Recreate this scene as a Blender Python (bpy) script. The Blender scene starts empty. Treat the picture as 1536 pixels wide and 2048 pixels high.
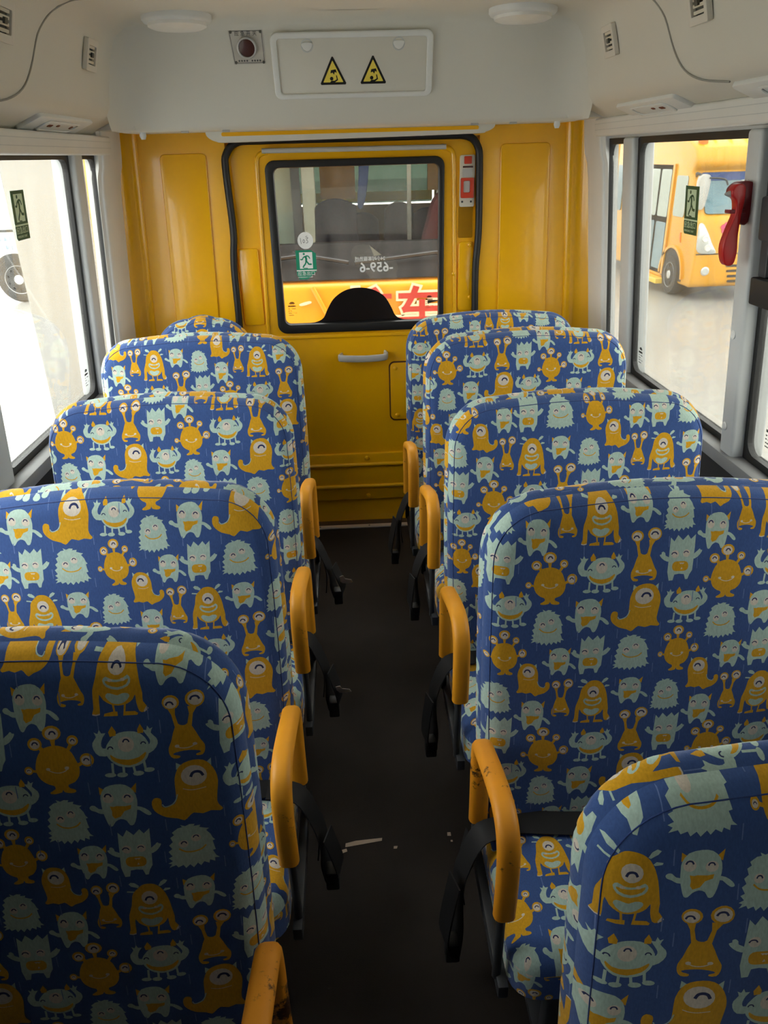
import bpy, bmesh, math, random
import numpy as np
from mathutils import Vector as V, Matrix
from mathutils.geometry import delaunay_2d_cdt

random.seed(7)
SC = bpy.context.scene
COL = SC.collection
PI = math.pi

# ------------------------------------------------------------------ camera
cam_d = bpy.data.cameras.new('camera')
cam = bpy.data.objects.new('camera', cam_d)
COL.objects.link(cam)
ROT = ((0.998481, 0.044448, -0.032545), (-0.0486, 0.432536, -0.900306), (-0.02594, 0.900521, 0.434039))
cm = Matrix(ROT).to_4x4()
cm.translation = V((0, 0, 1.5))
cam.matrix_world = cm
cam_d.sensor_fit = 'VERTICAL'
cam_d.sensor_height = 36.0
cam_d.lens = 1482.0 / 2048.0 * 36.0
cam_d.clip_start = 0.02
cam_d.clip_end = 300
SC.camera = cam

# ------------------------------------------------------------------ light: bright even daylight of the yard
world = bpy.data.worlds.new('daylight')
SC.world = world
world.use_nodes = True
wn = world.node_tree
wn.nodes.clear()
bg = wn.nodes.new('ShaderNodeBackground')
wo = wn.nodes.new('ShaderNodeOutputWorld')
bg.inputs['Color'].default_value = (1.0, 0.985, 0.955, 1)
bg.inputs['Strength'].default_value = 8.0
wn.links.new(bg.outputs[0], wo.inputs[0])
SC.view_settings.view_transform = 'Standard'
SC.view_settings.look = 'None'
SC.view_settings.gamma = 1
SC.view_settings.use_curve_mapping = False
SC.view_settings.exposure = 0.0
SC.cycles.max_bounces = 10
SC.cycles.diffuse_bounces = 6
SC.cycles.glossy_bounces = 4
SC.cycles.transparent_max_bounces = 12
SC.cycles.transmission_bounces = 6
SC.cycles.sample_clamp_indirect = 6

# ------------------------------------------------------------------ materials
def lin(c):
    return tuple(((x / 255) / 12.92 if x / 255 <= 0.04045 else ((x / 255 + 0.055) / 1.055) ** 2.4) for x in c)

def mat(name, rgb, rough=0.5, metal=0.0, var=0.06, vscale=12.0, bump=0.0, bscale=200.0, coat=0.0, sheen=0.0, emit=0.0, spec=0.5, stretch=None):
    m = bpy.data.materials.new(name)
    m.use_nodes = True
    nt = m.node_tree
    b = nt.nodes['Principled BSDF']
    col = lin(rgb)
    tc = nt.nodes.new('ShaderNodeTexCoord')
    mp = nt.nodes.new('ShaderNodeMapping')
    nt.links.new(tc.outputs['Object'], mp.inputs[0])
    if stretch:
        mp.inputs['Scale'].default_value = stretch
    nz = nt.nodes.new('ShaderNodeTexNoise')
    nz.inputs['Scale'].default_value = vscale
    nz.inputs['Detail'].default_value = 4
    nt.links.new(mp.outputs[0], nz.inputs['Vector'])
    rp = nt.nodes.new('ShaderNodeValToRGB')
    rp.color_ramp.elements[0].position = 0.3
    rp.color_ramp.elements[1].position = 0.7
    rp.color_ramp.elements[0].color = tuple(c * (1 - var) for c in col) + (1,)
    rp.color_ramp.elements[1].color = tuple(min(1, c * (1 + var)) for c in col) + (1,)
    nt.links.new(nz.outputs['Fac'], rp.inputs[0])
    nt.links.new(rp.outputs[0], b.inputs['Base Color'])
    b.inputs['Roughness'].default_value = rough
    b.inputs['Metallic'].default_value = metal
    b.inputs['Specular IOR Level'].default_value = spec
    b.inputs['Coat Weight'].default_value = coat
    b.inputs['Coat Roughness'].default_value = 0.08
    b.inputs['Sheen Weight'].default_value = sheen
    if emit:
        nt.links.new(rp.outputs[0], b.inputs['Emission Color'])
        b.inputs['Emission Strength'].default_value = emit
    if bump:
        n2 = nt.nodes.new('ShaderNodeTexNoise')
        n2.inputs['Scale'].default_value = bscale
        nt.links.new(mp.outputs[0], n2.inputs['Vector'])
        bp = nt.nodes.new('ShaderNodeBump')
        bp.inputs['Strength'].default_value = bump
        bp.inputs['Distance'].default_value = 0.002
        nt.links.new(n2.outputs['Fac'], bp.inputs['Height'])
        nt.links.new(bp.outputs[0], b.inputs['Normal'])
    return m

def worn(name, rgb, dark, rough, amount):
    """painted foam with dark pits where the skin has worn through"""
    m = mat(name, rgb, rough, var=0.05)
    nt = m.node_tree
    b = nt.nodes['Principled BSDF']
    tc = nt.nodes['Texture Coordinate']
    n = nt.nodes.new('ShaderNodeTexNoise')
    n.inputs['Scale'].default_value = 55
    n.inputs['Detail'].default_value = 6
    n.inputs['Roughness'].default_value = 0.7
    nt.links.new(tc.outputs['Object'], n.inputs['Vector'])
    n2 = nt.nodes.new('ShaderNodeTexNoise')
    n2.inputs['Scale'].default_value = 9
    nt.links.new(tc.outputs['Object'], n2.inputs['Vector'])
    ml = nt.nodes.new('ShaderNodeMath')
    ml.operation = 'MULTIPLY'
    nt.links.new(n.outputs['Fac'], ml.inputs[0])
    nt.links.new(n2.outputs['Fac'], ml.inputs[1])
    r = nt.nodes.new('ShaderNodeValToRGB')
    r.color_ramp.elements[0].position = 0.40 - amount
    r.color_ramp.elements[1].position = 0.46 - amount
    nt.links.new(ml.outputs[0], r.inputs[0])
    mx = nt.nodes.new('ShaderNodeMix')
    mx.data_type = 'RGBA'
    old = b.inputs['Base Color'].links[0].from_socket
    nt.links.new(r.outputs[0], mx.inputs['Factor'])
    nt.links.new(old, mx.inputs['A'])
    mx.inputs['B'].default_value = lin(dark) + (1,)
    nt.links.new(mx.outputs['Result'], b.inputs['Base Color'])
    return m

def fabric(name, rgb):
    m = mat(name, rgb, rough=0.95, var=0.10, vscale=260, sheen=0.35, spec=0.15, stretch=(1.6, 1, 0.6))
    nt = m.node_tree
    b = nt.nodes['Principled BSDF']
    b.inputs['Sheen Roughness'].default_value = 0.4
    w = nt.nodes.new('ShaderNodeTexNoise')
    w.inputs['Scale'].default_value = 420
    nt.links.new(nt.nodes['Mapping'].outputs[0], w.inputs['Vector'])
    bp = nt.nodes.new('ShaderNodeBump')
    bp.inputs['Strength'].default_value = 0.25
    bp.inputs['Distance'].default_value = 0.001
    nt.links.new(w.outputs['Fac'], bp.inputs['Height'])
    nt.links.new(bp.outputs[0], b.inputs['Normal'])
    return m

def glass(name, tint, haze=0.0, hscale=6.0, hcol=(200, 200, 195), gloss=0.06):
    """thin pane: see-through, a little mirror, and a film of dust that takes light"""
    m = bpy.data.materials.new(name)
    m.use_nodes = True
    nt = m.node_tree
    nt.nodes.clear()
    out = nt.nodes.new('ShaderNodeOutputMaterial')
    tr = nt.nodes.new('ShaderNodeBsdfTransparent')
    tr.inputs[0].default_value = tuple(tint) + (1,)
    gl = nt.nodes.new('ShaderNodeBsdfGlossy')
    gl.inputs['Roughness'].default_value = 0.02
    fr = nt.nodes.new('ShaderNodeLayerWeight')
    fr.inputs['Blend'].default_value = 0.12
    mm = nt.nodes.new('ShaderNodeMath')
    mm.operation = 'MULTIPLY'
    mm.inputs[1].default_value = gloss * 6
    nt.links.new(fr.outputs['Fresnel'], mm.inputs[0])
    mx = nt.nodes.new('ShaderNodeMixShader')
    nt.links.new(mm.outputs[0], mx.inputs[0])
    nt.links.new(tr.outputs[0], mx.inputs[1])
    nt.links.new(gl.outputs[0], mx.inputs[2])
    last = mx
    if haze:
        df = nt.nodes.new('ShaderNodeBsdfTranslucent')
        df.inputs[0].default_value = lin(hcol) + (1,)
        tc = nt.nodes.new('ShaderNodeTexCoord')
        mp = nt.nodes.new('ShaderNodeMapping')
        mp.inputs['Scale'].default_value = (3, 3, 0.5)
        nt.links.new(tc.outputs['Object'], mp.inputs[0])
        nz = nt.nodes.new('ShaderNodeTexNoise')
        nz.inputs['Scale'].default_value = hscale
        nz.inputs['Detail'].default_value = 8
        nt.links.new(mp.outputs[0], nz.inputs['Vector'])
        rr = nt.nodes.new('ShaderNodeMapRange')
        rr.inputs['From Min'].default_value = 0.3
        rr.inputs['From Max'].default_value = 0.75
        rr.inputs['To Min'].default_value = haze * 0.35
        rr.inputs['To Max'].default_value = haze * 1.7
        nt.links.new(nz.outputs['Fac'], rr.inputs['Value'])
        m2 = nt.nodes.new('ShaderNodeMixShader')
        nt.links.new(rr.outputs[0], m2.inputs[0])
        nt.links.new(mx.outputs[0], m2.inputs[1])
        nt.links.new(df.outputs[0], m2.inputs[2])
        last = m2
    nt.links.new(last.outputs[0], out.inputs[0])
    return m

M = {}
M['yellow'] = mat('yellow body paint', (253, 187, 3), 0.28, coat=0.5, var=0.03, vscale=3)
M['liner'] = mat('warm white moulded liner', (222, 219, 208), 0.55, var=0.02, vscale=3, bump=0.12, bscale=350)
M['duct'] = mat('warm white duct plastic', (224, 219, 208), 0.5, var=0.02, vscale=2)
M['white'] = mat('white plastic trim', (232, 233, 230), 0.4, var=0.02)
M['greytrim'] = mat('grey painted post', (205, 208, 208), 0.4, var=0.03)
M['floor'] = mat('charcoal vinyl floor', (42, 37, 34), 0.75, var=0.22, vscale=5, bump=0.25, bscale=500, spec=0.2)
M['black'] = mat('black rubber', (22, 22, 22), 0.5, var=0.1)
M['ceramic'] = mat('black ceramic print', (20, 18, 18), 0.25, var=0.05)
M['alu'] = mat('brushed aluminium', (196, 194, 190), 0.4, metal=0.45, var=0.05, stretch=(1, 20, 20))
M['steel'] = mat('grey powder coated steel', (70, 72, 75), 0.45, metal=0.3)
M['silver'] = mat('silver plastic', (192, 190, 184), 0.35, var=0.04)
M['foam'] = worn('orange foam armrest', (242, 164, 34), (120, 72, 20), 0.5, 0.0)
M['foampitted'] = worn('pitted orange foam armrest', (232, 150, 32), (66, 38, 12), 0.55, 0.125)
M['foamworn'] = worn('scuffed orange foam armrest', (238, 156, 32), (70, 40, 14), 0.5, 0.055)
M['belt'] = mat('black seat belt webbing', (17, 17, 20), 0.7, var=0.15, vscale=80)
M['tag'] = mat('white belt label', (225, 215, 205), 0.7)
M['red'] = mat('red hammer plastic', (188, 22, 24), 0.35)
M['darkred'] = mat('dark red holder plastic', (128, 20, 34), 0.4)
M['orangered'] = mat('red plastic button', (205, 62, 30), 0.4)
M['frost'] = mat('milky clear plastic', (222, 214, 195), 0.3)
M['lamp'] = mat('white lamp diffuser', (240, 238, 232), 0.35)
M['green'] = mat('green exit sticker', (12, 140, 105), 0.5)
M['dgreen'] = mat('dark green exit sticker', (36, 84, 48), 0.5)
M['palegreen'] = mat('pale green sticker', (205, 226, 190), 0.5)
M['paper'] = mat('white paper', (240, 240, 238), 0.7)
M['ink'] = mat('grey pen ink', (70, 70, 75), 0.7)
M['warn'] = mat('warning yellow', (245, 222, 92), 0.5)
M['blackprint'] = mat('black print', (14, 14, 14), 0.5)
M['greyprint'] = mat('grey print', (90, 90, 88), 0.6)
M['vent'] = mat('dark vent slot', (88, 88, 80), 0.6)
M['rust'] = mat('rust brown stain', (120, 62, 38), 0.8)
M['brown'] = mat('dark brown lens', (84, 52, 46), 0.25)
M['clearfilm'] = glass('clear film', (0.93, 0.94, 0.93), haze=0.02, hscale=5)
M['clearcover'] = glass('clear plastic cover', (0.93, 0.92, 0.88), haze=0.10)
M['glass_side'] = glass('side window glass', (0.88, 0.90, 0.89), haze=0.02, hscale=4)
M['glass_right'] = glass('tinted side window glass', (0.62, 0.63, 0.61), haze=0.018, hscale=4)
M['glass_rear'] = glass('dusty rear window glass', (0.84, 0.85, 0.84), haze=0.016, hscale=7)
M['glass_front'] = glass('windscreen glass', (0.95, 0.96, 0.95))
M['scuff'] = mat('pale floor scuff', (185, 165, 145), 0.8)
M['blue'] = fabric('blue seat fabric', (62, 88, 142))
M['orange'] = fabric('mustard woven figure', (214, 160, 34))
M['mint'] = fabric('mint woven figure', (178, 202, 190))
M['cream'] = fabric('cream woven eye', (216, 205, 190))
M['navy'] = fabric('navy woven line', (44, 52, 92))
M['dash'] = fabric('pale blue woven dash', (104, 124, 176))
M['ground'] = mat('polished pale concrete', (158, 157, 152), 0.3, var=0.10, vscale=0.4, spec=0.6)
M['plaster'] = mat('white plaster column', (152, 151, 145), 0.7, var=0.03, vscale=2)
M['coachpaint'] = mat('coach yellow paint', (205, 146, 22), 0.35, coat=0.2, var=0.03, vscale=1)
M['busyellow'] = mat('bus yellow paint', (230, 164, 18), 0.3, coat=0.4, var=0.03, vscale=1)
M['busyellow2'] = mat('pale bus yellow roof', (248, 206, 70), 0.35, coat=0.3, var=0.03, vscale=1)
M['busglass'] = mat('blue green bus glass', (96, 128, 138), 0.12, var=0.35, vscale=1.2, coat=0.5)
M['chrome'] = mat('headlight lens', (205, 208, 205), 0.12, metal=0.6)
M['tyre'] = mat('tyre rubber', (62, 60, 56), 0.8, var=0.15)
M['hub'] = mat('silver wheel hub', (200, 200, 196), 0.35, metal=0.5)
M['beacon'] = mat('orange beacon', (235, 120, 25), 0.3)
M['vanwhite'] = mat('white van paint', (205, 206, 200), 0.3, coat=0.4, var=0.02)
M['vanglass'] = mat('van window glass', (170, 180, 168), 0.15, coat=0.5)
M['letter'] = mat('pale blue lettering', (165, 185, 200), 0.6)
M['charred'] = mat('red lettering', (158, 42, 40), 0.6)
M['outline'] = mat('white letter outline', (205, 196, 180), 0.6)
M['seatred'] = mat('dark red coach seat', (84, 26, 28), 0.8, var=0.12)
M['seatdark'] = mat('dark grey seat cover', (40, 37, 44), 0.95, var=0.2, vscale=30, spec=0.08)
M['cowl'] = mat('black cowl plastic', (30, 29, 28), 0.9, var=0.2, vscale=30, spec=0.08)
M['curtain'] = mat('navy curtain', (58, 76, 124), 0.9, var=0.2, vscale=18, stretch=(8, 1, 0.4))
M['curtainlight'] = mat('light blue curtain', (150, 188, 218), 0.9, var=0.1, vscale=10, stretch=(8, 1, 0.4))
M['coachtrim'] = mat('cream coach lining', (190, 184, 166), 0.6)
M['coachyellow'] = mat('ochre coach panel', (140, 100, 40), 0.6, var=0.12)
M['pink'] = mat('pink sticker', (222, 60, 120), 0.5)

# ------------------------------------------------------------------ object helpers
def tag(o, label=None, cat=None, group=None, kind=None):
    if label: o['label'] = label
    if cat: o['category'] = cat
    if group: o['group'] = group
    if kind: o['kind'] = kind
    return o

def empty(name, loc=(0, 0, 0), parent=None):
    o = bpy.data.objects.new(name, None)
    o.empty_display_size = 0.05
    COL.objects.link(o)
    o.location = loc
    if parent: o.parent = parent
    return o

def link(name, me, parent=None, loc=None, rot=None):
    o = bpy.data.objects.new(name, me)
    COL.objects.link(o)
    if parent: o.parent = parent
    if loc: o.location = loc
    if rot: o.rotation_euler = rot
    return o

class MB:
    def __init__(s):
        s.v = []; s.f = []; s.m = []
    def add(s, vs, fs, mi=0):
        k = len(s.v)
        s.v += [tuple(p) for p in vs]
        s.f += [tuple(i + k for i in f) for f in fs]
        s.m += [mi] * len(fs)
        return s
    def box(s, x0, x1, y0, y1, z0, z1, mi=0):
        vs = [(x, y, z) for z in (z0, z1) for y in (y0, y1) for x in (x0, x1)]
        return s.add(vs, [(0, 2, 3, 1), (4, 5, 7, 6), (0, 1, 5, 4), (2, 6, 7, 3), (0, 4, 6, 2), (1, 3, 7, 5)], mi)
    def prism(s, pts, fn, w0, w1, mi=0, cap0=True, cap1=True):
        """outline pts (u,v) swept from w0 to w1; fn(u,v,w)->xyz"""
        n = len(pts)
        vs = [fn(u, v, w0) for u, v in pts] + [fn(u, v, w1) for u, v in pts]
        fs = [(i, (i + 1) % n, n + (i + 1) % n, n + i) for i in range(n)]
        if cap0: fs.append(tuple(range(n - 1, -1, -1)))
        if cap1: fs.append(tuple(range(n, 2 * n)))
        return s.add(vs, fs, mi)
    def ring(s, outer, inner, fn, w0, w1, mi=0):
        n = len(outer)
        vs = [fn(u, v, w0) for u, v in outer] + [fn(u, v, w0) for u, v in inner] + [fn(u, v, w1) for u, v in outer] + [fn(u, v, w1) for u, v in inner]
        fs = []
        for i in range(n):
            j = (i + 1) % n
            fs += [(i, j, n + j, n + i), (2 * n + i, 3 * n + i, 3 * n + j, 2 * n + j), (i, 2 * n + i, 2 * n + j, j), (n + i, n + j, 3 * n + j, 3 * n + i)]
        return s.add(vs, fs, mi)
    def tube(s, pts, r, n=8, closed=False, sec=None, up=None, mi=0, caps=True):
        P = [V(p) for p in pts]
        k = len(P)
        if sec is None:
            sec = [(math.cos(2 * PI * i / n) * r, math.sin(2 * PI * i / n) * r) for i in range(n)]
        n = len(sec)
        vs = []
        nrm = V(up) if up else None
        for i in range(k):
            if closed:
                t = (P[(i + 1) % k] - P[i - 1]).normalized()
            else:
                t = (P[min(i + 1, k - 1)] - P[max(i - 1, 0)]).normalized()
            if nrm is None:
                a = V((0, 0, 1)) if abs(t.z) < 0.9 else V((1, 0, 0))
                nrm = (a - t * a.dot(t)).normalized()
            q = V(up) if up else nrm
            q = (q - t * q.dot(t))
            q = q.normalized() if q.length > 1e-5 else nrm
            nrm = q
            bn = t.cross(q)
            for a, b in sec:
                vs.append(P[i] + q * a + bn * b)
        fs = []
        for i in range(k if closed else k - 1):
            for j in range(n):
                a = i * n + j; b = i * n + (j + 1) % n
                c = ((i + 1) % k) * n + (j + 1) % n; d = ((i + 1) % k) * n + j
                fs.append((a, b, c, d))
        if caps and not closed:
            fs.append(tuple(range(n - 1, -1, -1)))
            fs.append(tuple((k - 1) * n + j for j in range(n)))
        return s.add(vs, fs, mi)
    def lathe(s, prof, c, axis='Z', n=24, mi=0):
        """prof: (radius, height) pairs around an axis through c"""
        vs = []
        for r, h in prof:
            for i in range(n):
                a = 2 * PI * i / n
                p = (r * math.cos(a), r * math.sin(a), h)
                if axis == 'Y': p = (p[0], p[2], p[1])
                if axis == 'X': p = (p[2], p[0], p[1])
                vs.append((c[0] + p[0], c[1] + p[1], c[2] + p[2]))
        fs = []
        for k in range(len(prof) - 1):
            for i in range(n):
                fs.append((k * n + i, k * n + (i + 1) % n, (k + 1) * n + (i + 1) % n, (k + 1) * n + i))
        fs.append(tuple(range(n - 1, -1, -1)))
        fs.append(tuple((len(prof) - 1) * n + i for i in range(n)))
        return s.add(vs, fs, mi)
    def mesh(s, name, mats, smooth=False, bevel=0, seg=2, recalc=True, angle=40):
        me = bpy.data.meshes.new(name)
        me.from_pydata(s.v, [], s.f)
        if not isinstance(mats, (list, tuple)): mats = [mats]
        for m in mats: me.materials.append(m)
        if any(s.m):
            me.polygons.foreach_set('material_index', s.m)
        if bevel or recalc:
            bm = bmesh.new()
            bm.from_mesh(me)
            if bevel:
                ed = [e for e in bm.edges if len(e.link_faces) == 2 and e.calc_face_angle(0) > 0.5]
                bmesh.ops.bevel(bm, geom=ed, offset=bevel, segments=seg, profile=0.5, affect='EDGES', clamp_overlap=True)
            if recalc:
                bmesh.ops.recalc_face_normals(bm, faces=bm.faces)
            if smooth or bevel:
                for f in bm.faces: f.smooth = True
                lim = math.radians(angle)
                for e in bm.edges:
                    if len(e.link_faces) == 2 and e.calc_face_angle(0) > lim: e.smooth = False
            bm.to_mesh(me)
            bm.free()
        elif smooth:
            me.polygons.foreach_set('use_smooth', [True] * len(me.polygons))
        me.update()
        return me
    def build(s, name, mats, parent=None, loc=None, rot=None, **k):
        return link(name, s.mesh(name, mats, **k), parent, loc, rot)

def rbox(name, b, m, parent=None, bevel=0.004, seg=2):
    return MB().box(*b).build(name, m, parent, bevel=bevel, seg=seg)

def rrect(u0, u1, v0, v1, r, n=6):
    if not isinstance(r, (list, tuple)): r = (r,) * 4
    out = []
    for (cu, cv, a0), rr in zip(((u1, v1, 0), (u0, v1, PI / 2), (u0, v0, PI), (u1, v0, 1.5 * PI)), r):
        sx = -1 if cu == u1 else 1
        sy = -1 if cv == v1 else 1
        for i in range(n + 1):
            a = a0 + PI / 2 * i / n
            out.append((cu + sx * rr + rr * math.cos(a), cv + sy * rr + rr * math.sin(a)))
    return out

def catmull(pts, sub=3, closed=True):
    n = len(pts)
    out = []
    dim = len(pts[0])
    rng = range(n) if closed else range(n - 1)
    for i in rng:
        if closed:
            p = [pts[(i - 1) % n], pts[i], pts[(i + 1) % n], pts[(i + 2) % n]]
        else:
            p = [pts[max(i - 1, 0)], pts[i], pts[i + 1], pts[min(i + 2, n - 1)]]
        for k in range(sub):
            t = k / sub
            out.append(tuple(0.5 * (2 * p[1][d] + (p[2][d] - p[0][d]) * t + (2 * p[0][d] - 5 * p[1][d] + 4 * p[2][d] - p[3][d]) * t * t + (3 * p[1][d] - p[0][d] - 3 * p[2][d] + p[3][d]) * t ** 3) for d in range(dim)))
    if not closed: out.append(tuple(pts[-1]))
    return out

def text_mesh(name, body, size, m, mirror=False, offset=0.0):
    cu = bpy.data.curves.new(name, 'FONT')
    cu.body = body
    cu.size = size
    cu.align_x = 'CENTER'
    cu.align_y = 'CENTER'
    cu.offset = offset
    cu.resolution_u = 3
    cu.extrude = 0.0003
    o = bpy.data.objects.new(name, cu)
    COL.objects.link(o)
    dg = bpy.context.evaluated_depsgraph_get()
    me = bpy.data.meshes.new_from_object(o.evaluated_get(dg))
    bpy.data.objects.remove(o)
    bpy.data.curves.remove(cu)
    if mirror:
        for v in me.vertices: v.co.x = -v.co.x
        me.flip_normals()
    me.materials.clear()
    me.materials.append(m)
    return me

M['seam'] = mat('grey panel joint', (158, 156, 148), 0.7)
M['bluedark'] = fabric('dark blue stitched seam', (50, 70, 124))
M['darkpanel'] = mat('dark grey bounce-cutting lining', (44, 44, 46), 0.9)  # dark colour for unseen panels, chosen to cut bounced light
M['glass_coach'] = glass('green tinted coach glass', (0.16, 0.20, 0.165))
M['dashboard'] = mat('charcoal dashboard', (46, 44, 42), 0.95, spec=0.08)
M['glass_coachfront'] = glass('coach windscreen glass', (0.80, 0.82, 0.80), gloss=0.015)
M['plate'] = mat('pale metal plate', (205, 200, 190), 0.45, metal=0.1)
M['sill'] = mat('mid grey sill', (140, 141, 142), 0.5)

# ================================================================== the bus shell
CX = 0.032                                   # centre line of the bus
Y0, Y1 = -0.5, 3.0                           # dark front wall added behind the camera, rear wall

def XL(z): return -0.876 + 0.0686 * max(0.0, z - 0.82)
def XR(z): return 0.975 - 0.0867 * max(0.0, z - 0.78)
def fnL(u, v, w): return (XL(v) + w, u, v)
def fnR(u, v, w): return (XR(v) - w, u, v)
def fnY(y): return lambda u, v, w: (u, y - w, v)       # w towards the camera

def rpoly(pts, r, n=5):
    """polygon with rounded corners"""
    out = []
    k = len(pts)
    for i in range(k):
        a, b, c = V(pts[i - 1]), V(pts[i]), V(pts[(i + 1) % k])
        p, q = b + (a - b).normalized() * r, b + (c - b).normalized() * r
        for j in range(n + 1):
            t = j / n
            out.append(tuple(p * (1 - t) ** 2 + b * 2 * t * (1 - t) + q * t * t))
    return out

def struct(o, label, cat):
    return tag(o, label, cat, kind='structure')

floor = MB().box(-0.92, 1.02, Y0, 3.08, -0.04, 0).build('floor', M['floor'])
struct(floor, 'dark charcoal vinyl floor of the bus aisle', 'floor')
for pts in ([(-0.071, 1.262), (0.018, 1.275), (0.019, 1.283), (-0.045, 1.279), (-0.07, 1.273)], [(-0.079, 1.245), (-0.066, 1.25), (-0.068, 1.258), (-0.079, 1.255)],
            [(0.045, 1.25), (0.053, 1.25), (0.055, 1.257), (0.046, 1.257)], [(0.178, 1.278), (0.187, 1.277), (0.187, 1.288), (0.179, 1.288)], [(0.184, 1.26), (0.189, 1.26), (0.189, 1.265), (0.184, 1.265)]):
    MB().prism(pts, lambda u, v, w: (u, v, w), 0.0002, 0.0008).build('scuff_mark', M['scuff'], floor)
strip = MB().box(-0.42, 0.48, 2.955, 2.985, 0.0, 0.006).build('threshold_strip', M['alu'], floor, bevel=0.002)
for x in (-0.18, 0.04, 0.26):
    MB().lathe([(0.004, 0.006), (0.003, 0.0075)], (x, 2.97, 0), n=8).build('screw', M['steel'], floor)

# ---- side walls
SIDES = {'left': (fnL, [(2.772, 3.02), (2.50, 2.58), (1.64, 1.745), (0.62, 0.74), (0.16, 0.24), (-0.52, -0.38)], 1.523, 1.578, 'wall_left'),
         'right': (fnR, [(2.802, 3.02), (2.51, 2.60), (1.70, 1.764), (0.62, 0.74), (-0.52, -0.38)], 1.537, 1.591, 'wall_right')}
wno = 0
for side, (fn, posts, zr0, zr1, nm) in SIDES.items():
    mb = MB()
    mb.prism([(Y0, 1.525), (3.02, 1.525), (3.02, 1.72), (Y0, 1.72)], fn, -0.05, 0)
    w = struct(mb.build(nm, M['greytrim']), 'light grey ' + side + ' side wall of the bus above its windows, darkened below to cut bounced light', 'wall')
    MB().prism([(Y0, 0), (3.02, 0), (3.02, 0.785), (Y0, 0.785)], fn, -0.05, 0).build('lower_panel', M['darkpanel'], w)  # hidden lower wall made dark to cut bounced light
    MB().prism([(Y0, 0.755), (2.98, 0.755), (2.98, 0.79), (Y0, 0.79)], fn, 0, 0.045).build('window_sill', M['sill'], w, bevel=0.005)
    MB().prism([(Y0, zr0), (2.80, zr0), (2.80, zr1), (Y0, zr1)], fn, 0, 0.052).build('rail', M['white'], w, bevel=0.008, seg=3)
    for gz in (0.35, 0.68):
        zz = zr0 + (zr1 - zr0) * gz
        MB().prism([(Y0, zz), (2.79, zz), (2.79, zz + 0.0015), (Y0, zz + 0.0015)], fn, 0.05, 0.0528).build('rail_groove', M['greytrim'], w)
    for i, (a, b) in enumerate(posts):
        ya = a + 0.004
        if i == 0:
            # moulded white pillar that swells where the rail ends
            p = catmull([(0.0, 0.0), (0.012, 0.0), (0.020, 0.015), (0.024, 0.10), (0.020, 0.235), (0.0, 0.245)], 4)
            mb = MB()
            vs = []; fs = []
            zs = [0.785, 1.0, 1.2, 1.40, 1.455, 1.485, 1.52, 1.60]
            sw = [0, 0, 0, 0, 0.003, 0.010, 0.012, 0.012]
            n = len(p)
            for z, s_ in zip(zs, sw):
                for (q, d) in p:
                    vs.append(fn(a + d, z, q + (s_ if q > 0.005 else -0.03)))
            for k in range(len(zs) - 1):
                for j in range(n):
                    fs.append((k * n + j, k * n + (j + 1) % n, (k + 1) * n + (j + 1) % n, (k + 1) * n + j))
            mb.add(vs, fs)
            mb.build('corner_pillar', M['white'], w, smooth=True)
        else:
            prot = 0.035 if (side == 'right' and i == 2) else 0.022
            MB().prism([(a, 0.785), (b, 0.785), (b, 1.53), (a, 1.53)], fn, -0.05, prot).build('window_post', M['greytrim'], w, bevel=0.009, seg=3)
            if side == 'right' and i == 2:
                for zz in (0.86, 1.09, 1.42):
                    MB().lathe([(0.011, 0.0), (0.011, 0.002), (0.007, 0.004)], (0, 0, 0), n=12).build('post_plug', M['white'], w, loc=fn((a + b) / 2 + 0.01, zz, prot), rot=(0, -PI / 2, 0))
    for i in range(len(posts) - 1):
        y1, y0 = posts[i][0], posts[i + 1][1]
        if i >= 3 and not (side == 'left' and i == 4):
            MB().prism([(y0 - 0.01, 0.78), (y1 + 0.01, 0.78), (y1 + 0.01, 1.53), (y0 - 0.01, 1.53)], fn, -0.04, 0.0).build('blank_panel', M['darkpanel'], w)  # unseen front window gaps closed off to keep light from the near seats
            continue
        wno += 1
        win = struct(empty('window_%d' % wno), ('narrow ' if y1 - y0 < 0.3 else 'wide ') + side + ' bus window with black rubber edge, ' + ['next to the rear corner pillar', 'second from the rear', 'third from the rear', 'fourth from the rear', 'beside the driver'][i], 'window')
        outer = rrect(y0 - 0.005, y1 + 0.005, 0.785, 1.53, 0.02)
        inner = rrect(y0 + 0.017, y1 - 0.017, 0.808, 1.512, 0.035)
        MB().ring(outer, inner, fn, -0.012, 0.004).build('rubber_frame', M['black'], win)
        MB().prism(rrect(y0 - 0.004, y1 + 0.004, 0.786, 1.529, 0.02), fn, -0.008, -0.004).build('pane', M['glass_side' if side == 'left' else 'glass_right'], win)
        if side == 'right' and i == 2:
            # sliding upper sash with its dark frame
            MB().prism(rrect(y0, y1 - 0.01, 1.172, 1.232, 0.006), fn, -0.002, 0.035).build('sash_rail', M['black'], win, bevel=0.004)
            MB().prism(rrect(y1 - 0.045, y1 - 0.012, 1.232, 1.525, 0.004), fn, -0.002, 0.02).build('sash_stile', M['steel'], win, bevel=0.003)
            MB().prism(rrect(y1 - 0.075, y1 - 0.045, 1.232, 1.525, 0.004), fn, 0.0, 0.012).build('sash_track', M['alu'], win, bevel=0.002)
            MB().prism(rrect(y1 - 0.10, y1 - 0.02, 1.31, 1.40, 0.008), fn, 0.012, 0.034).build('sash_latch', M['steel'], win, bevel=0.006)

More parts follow.
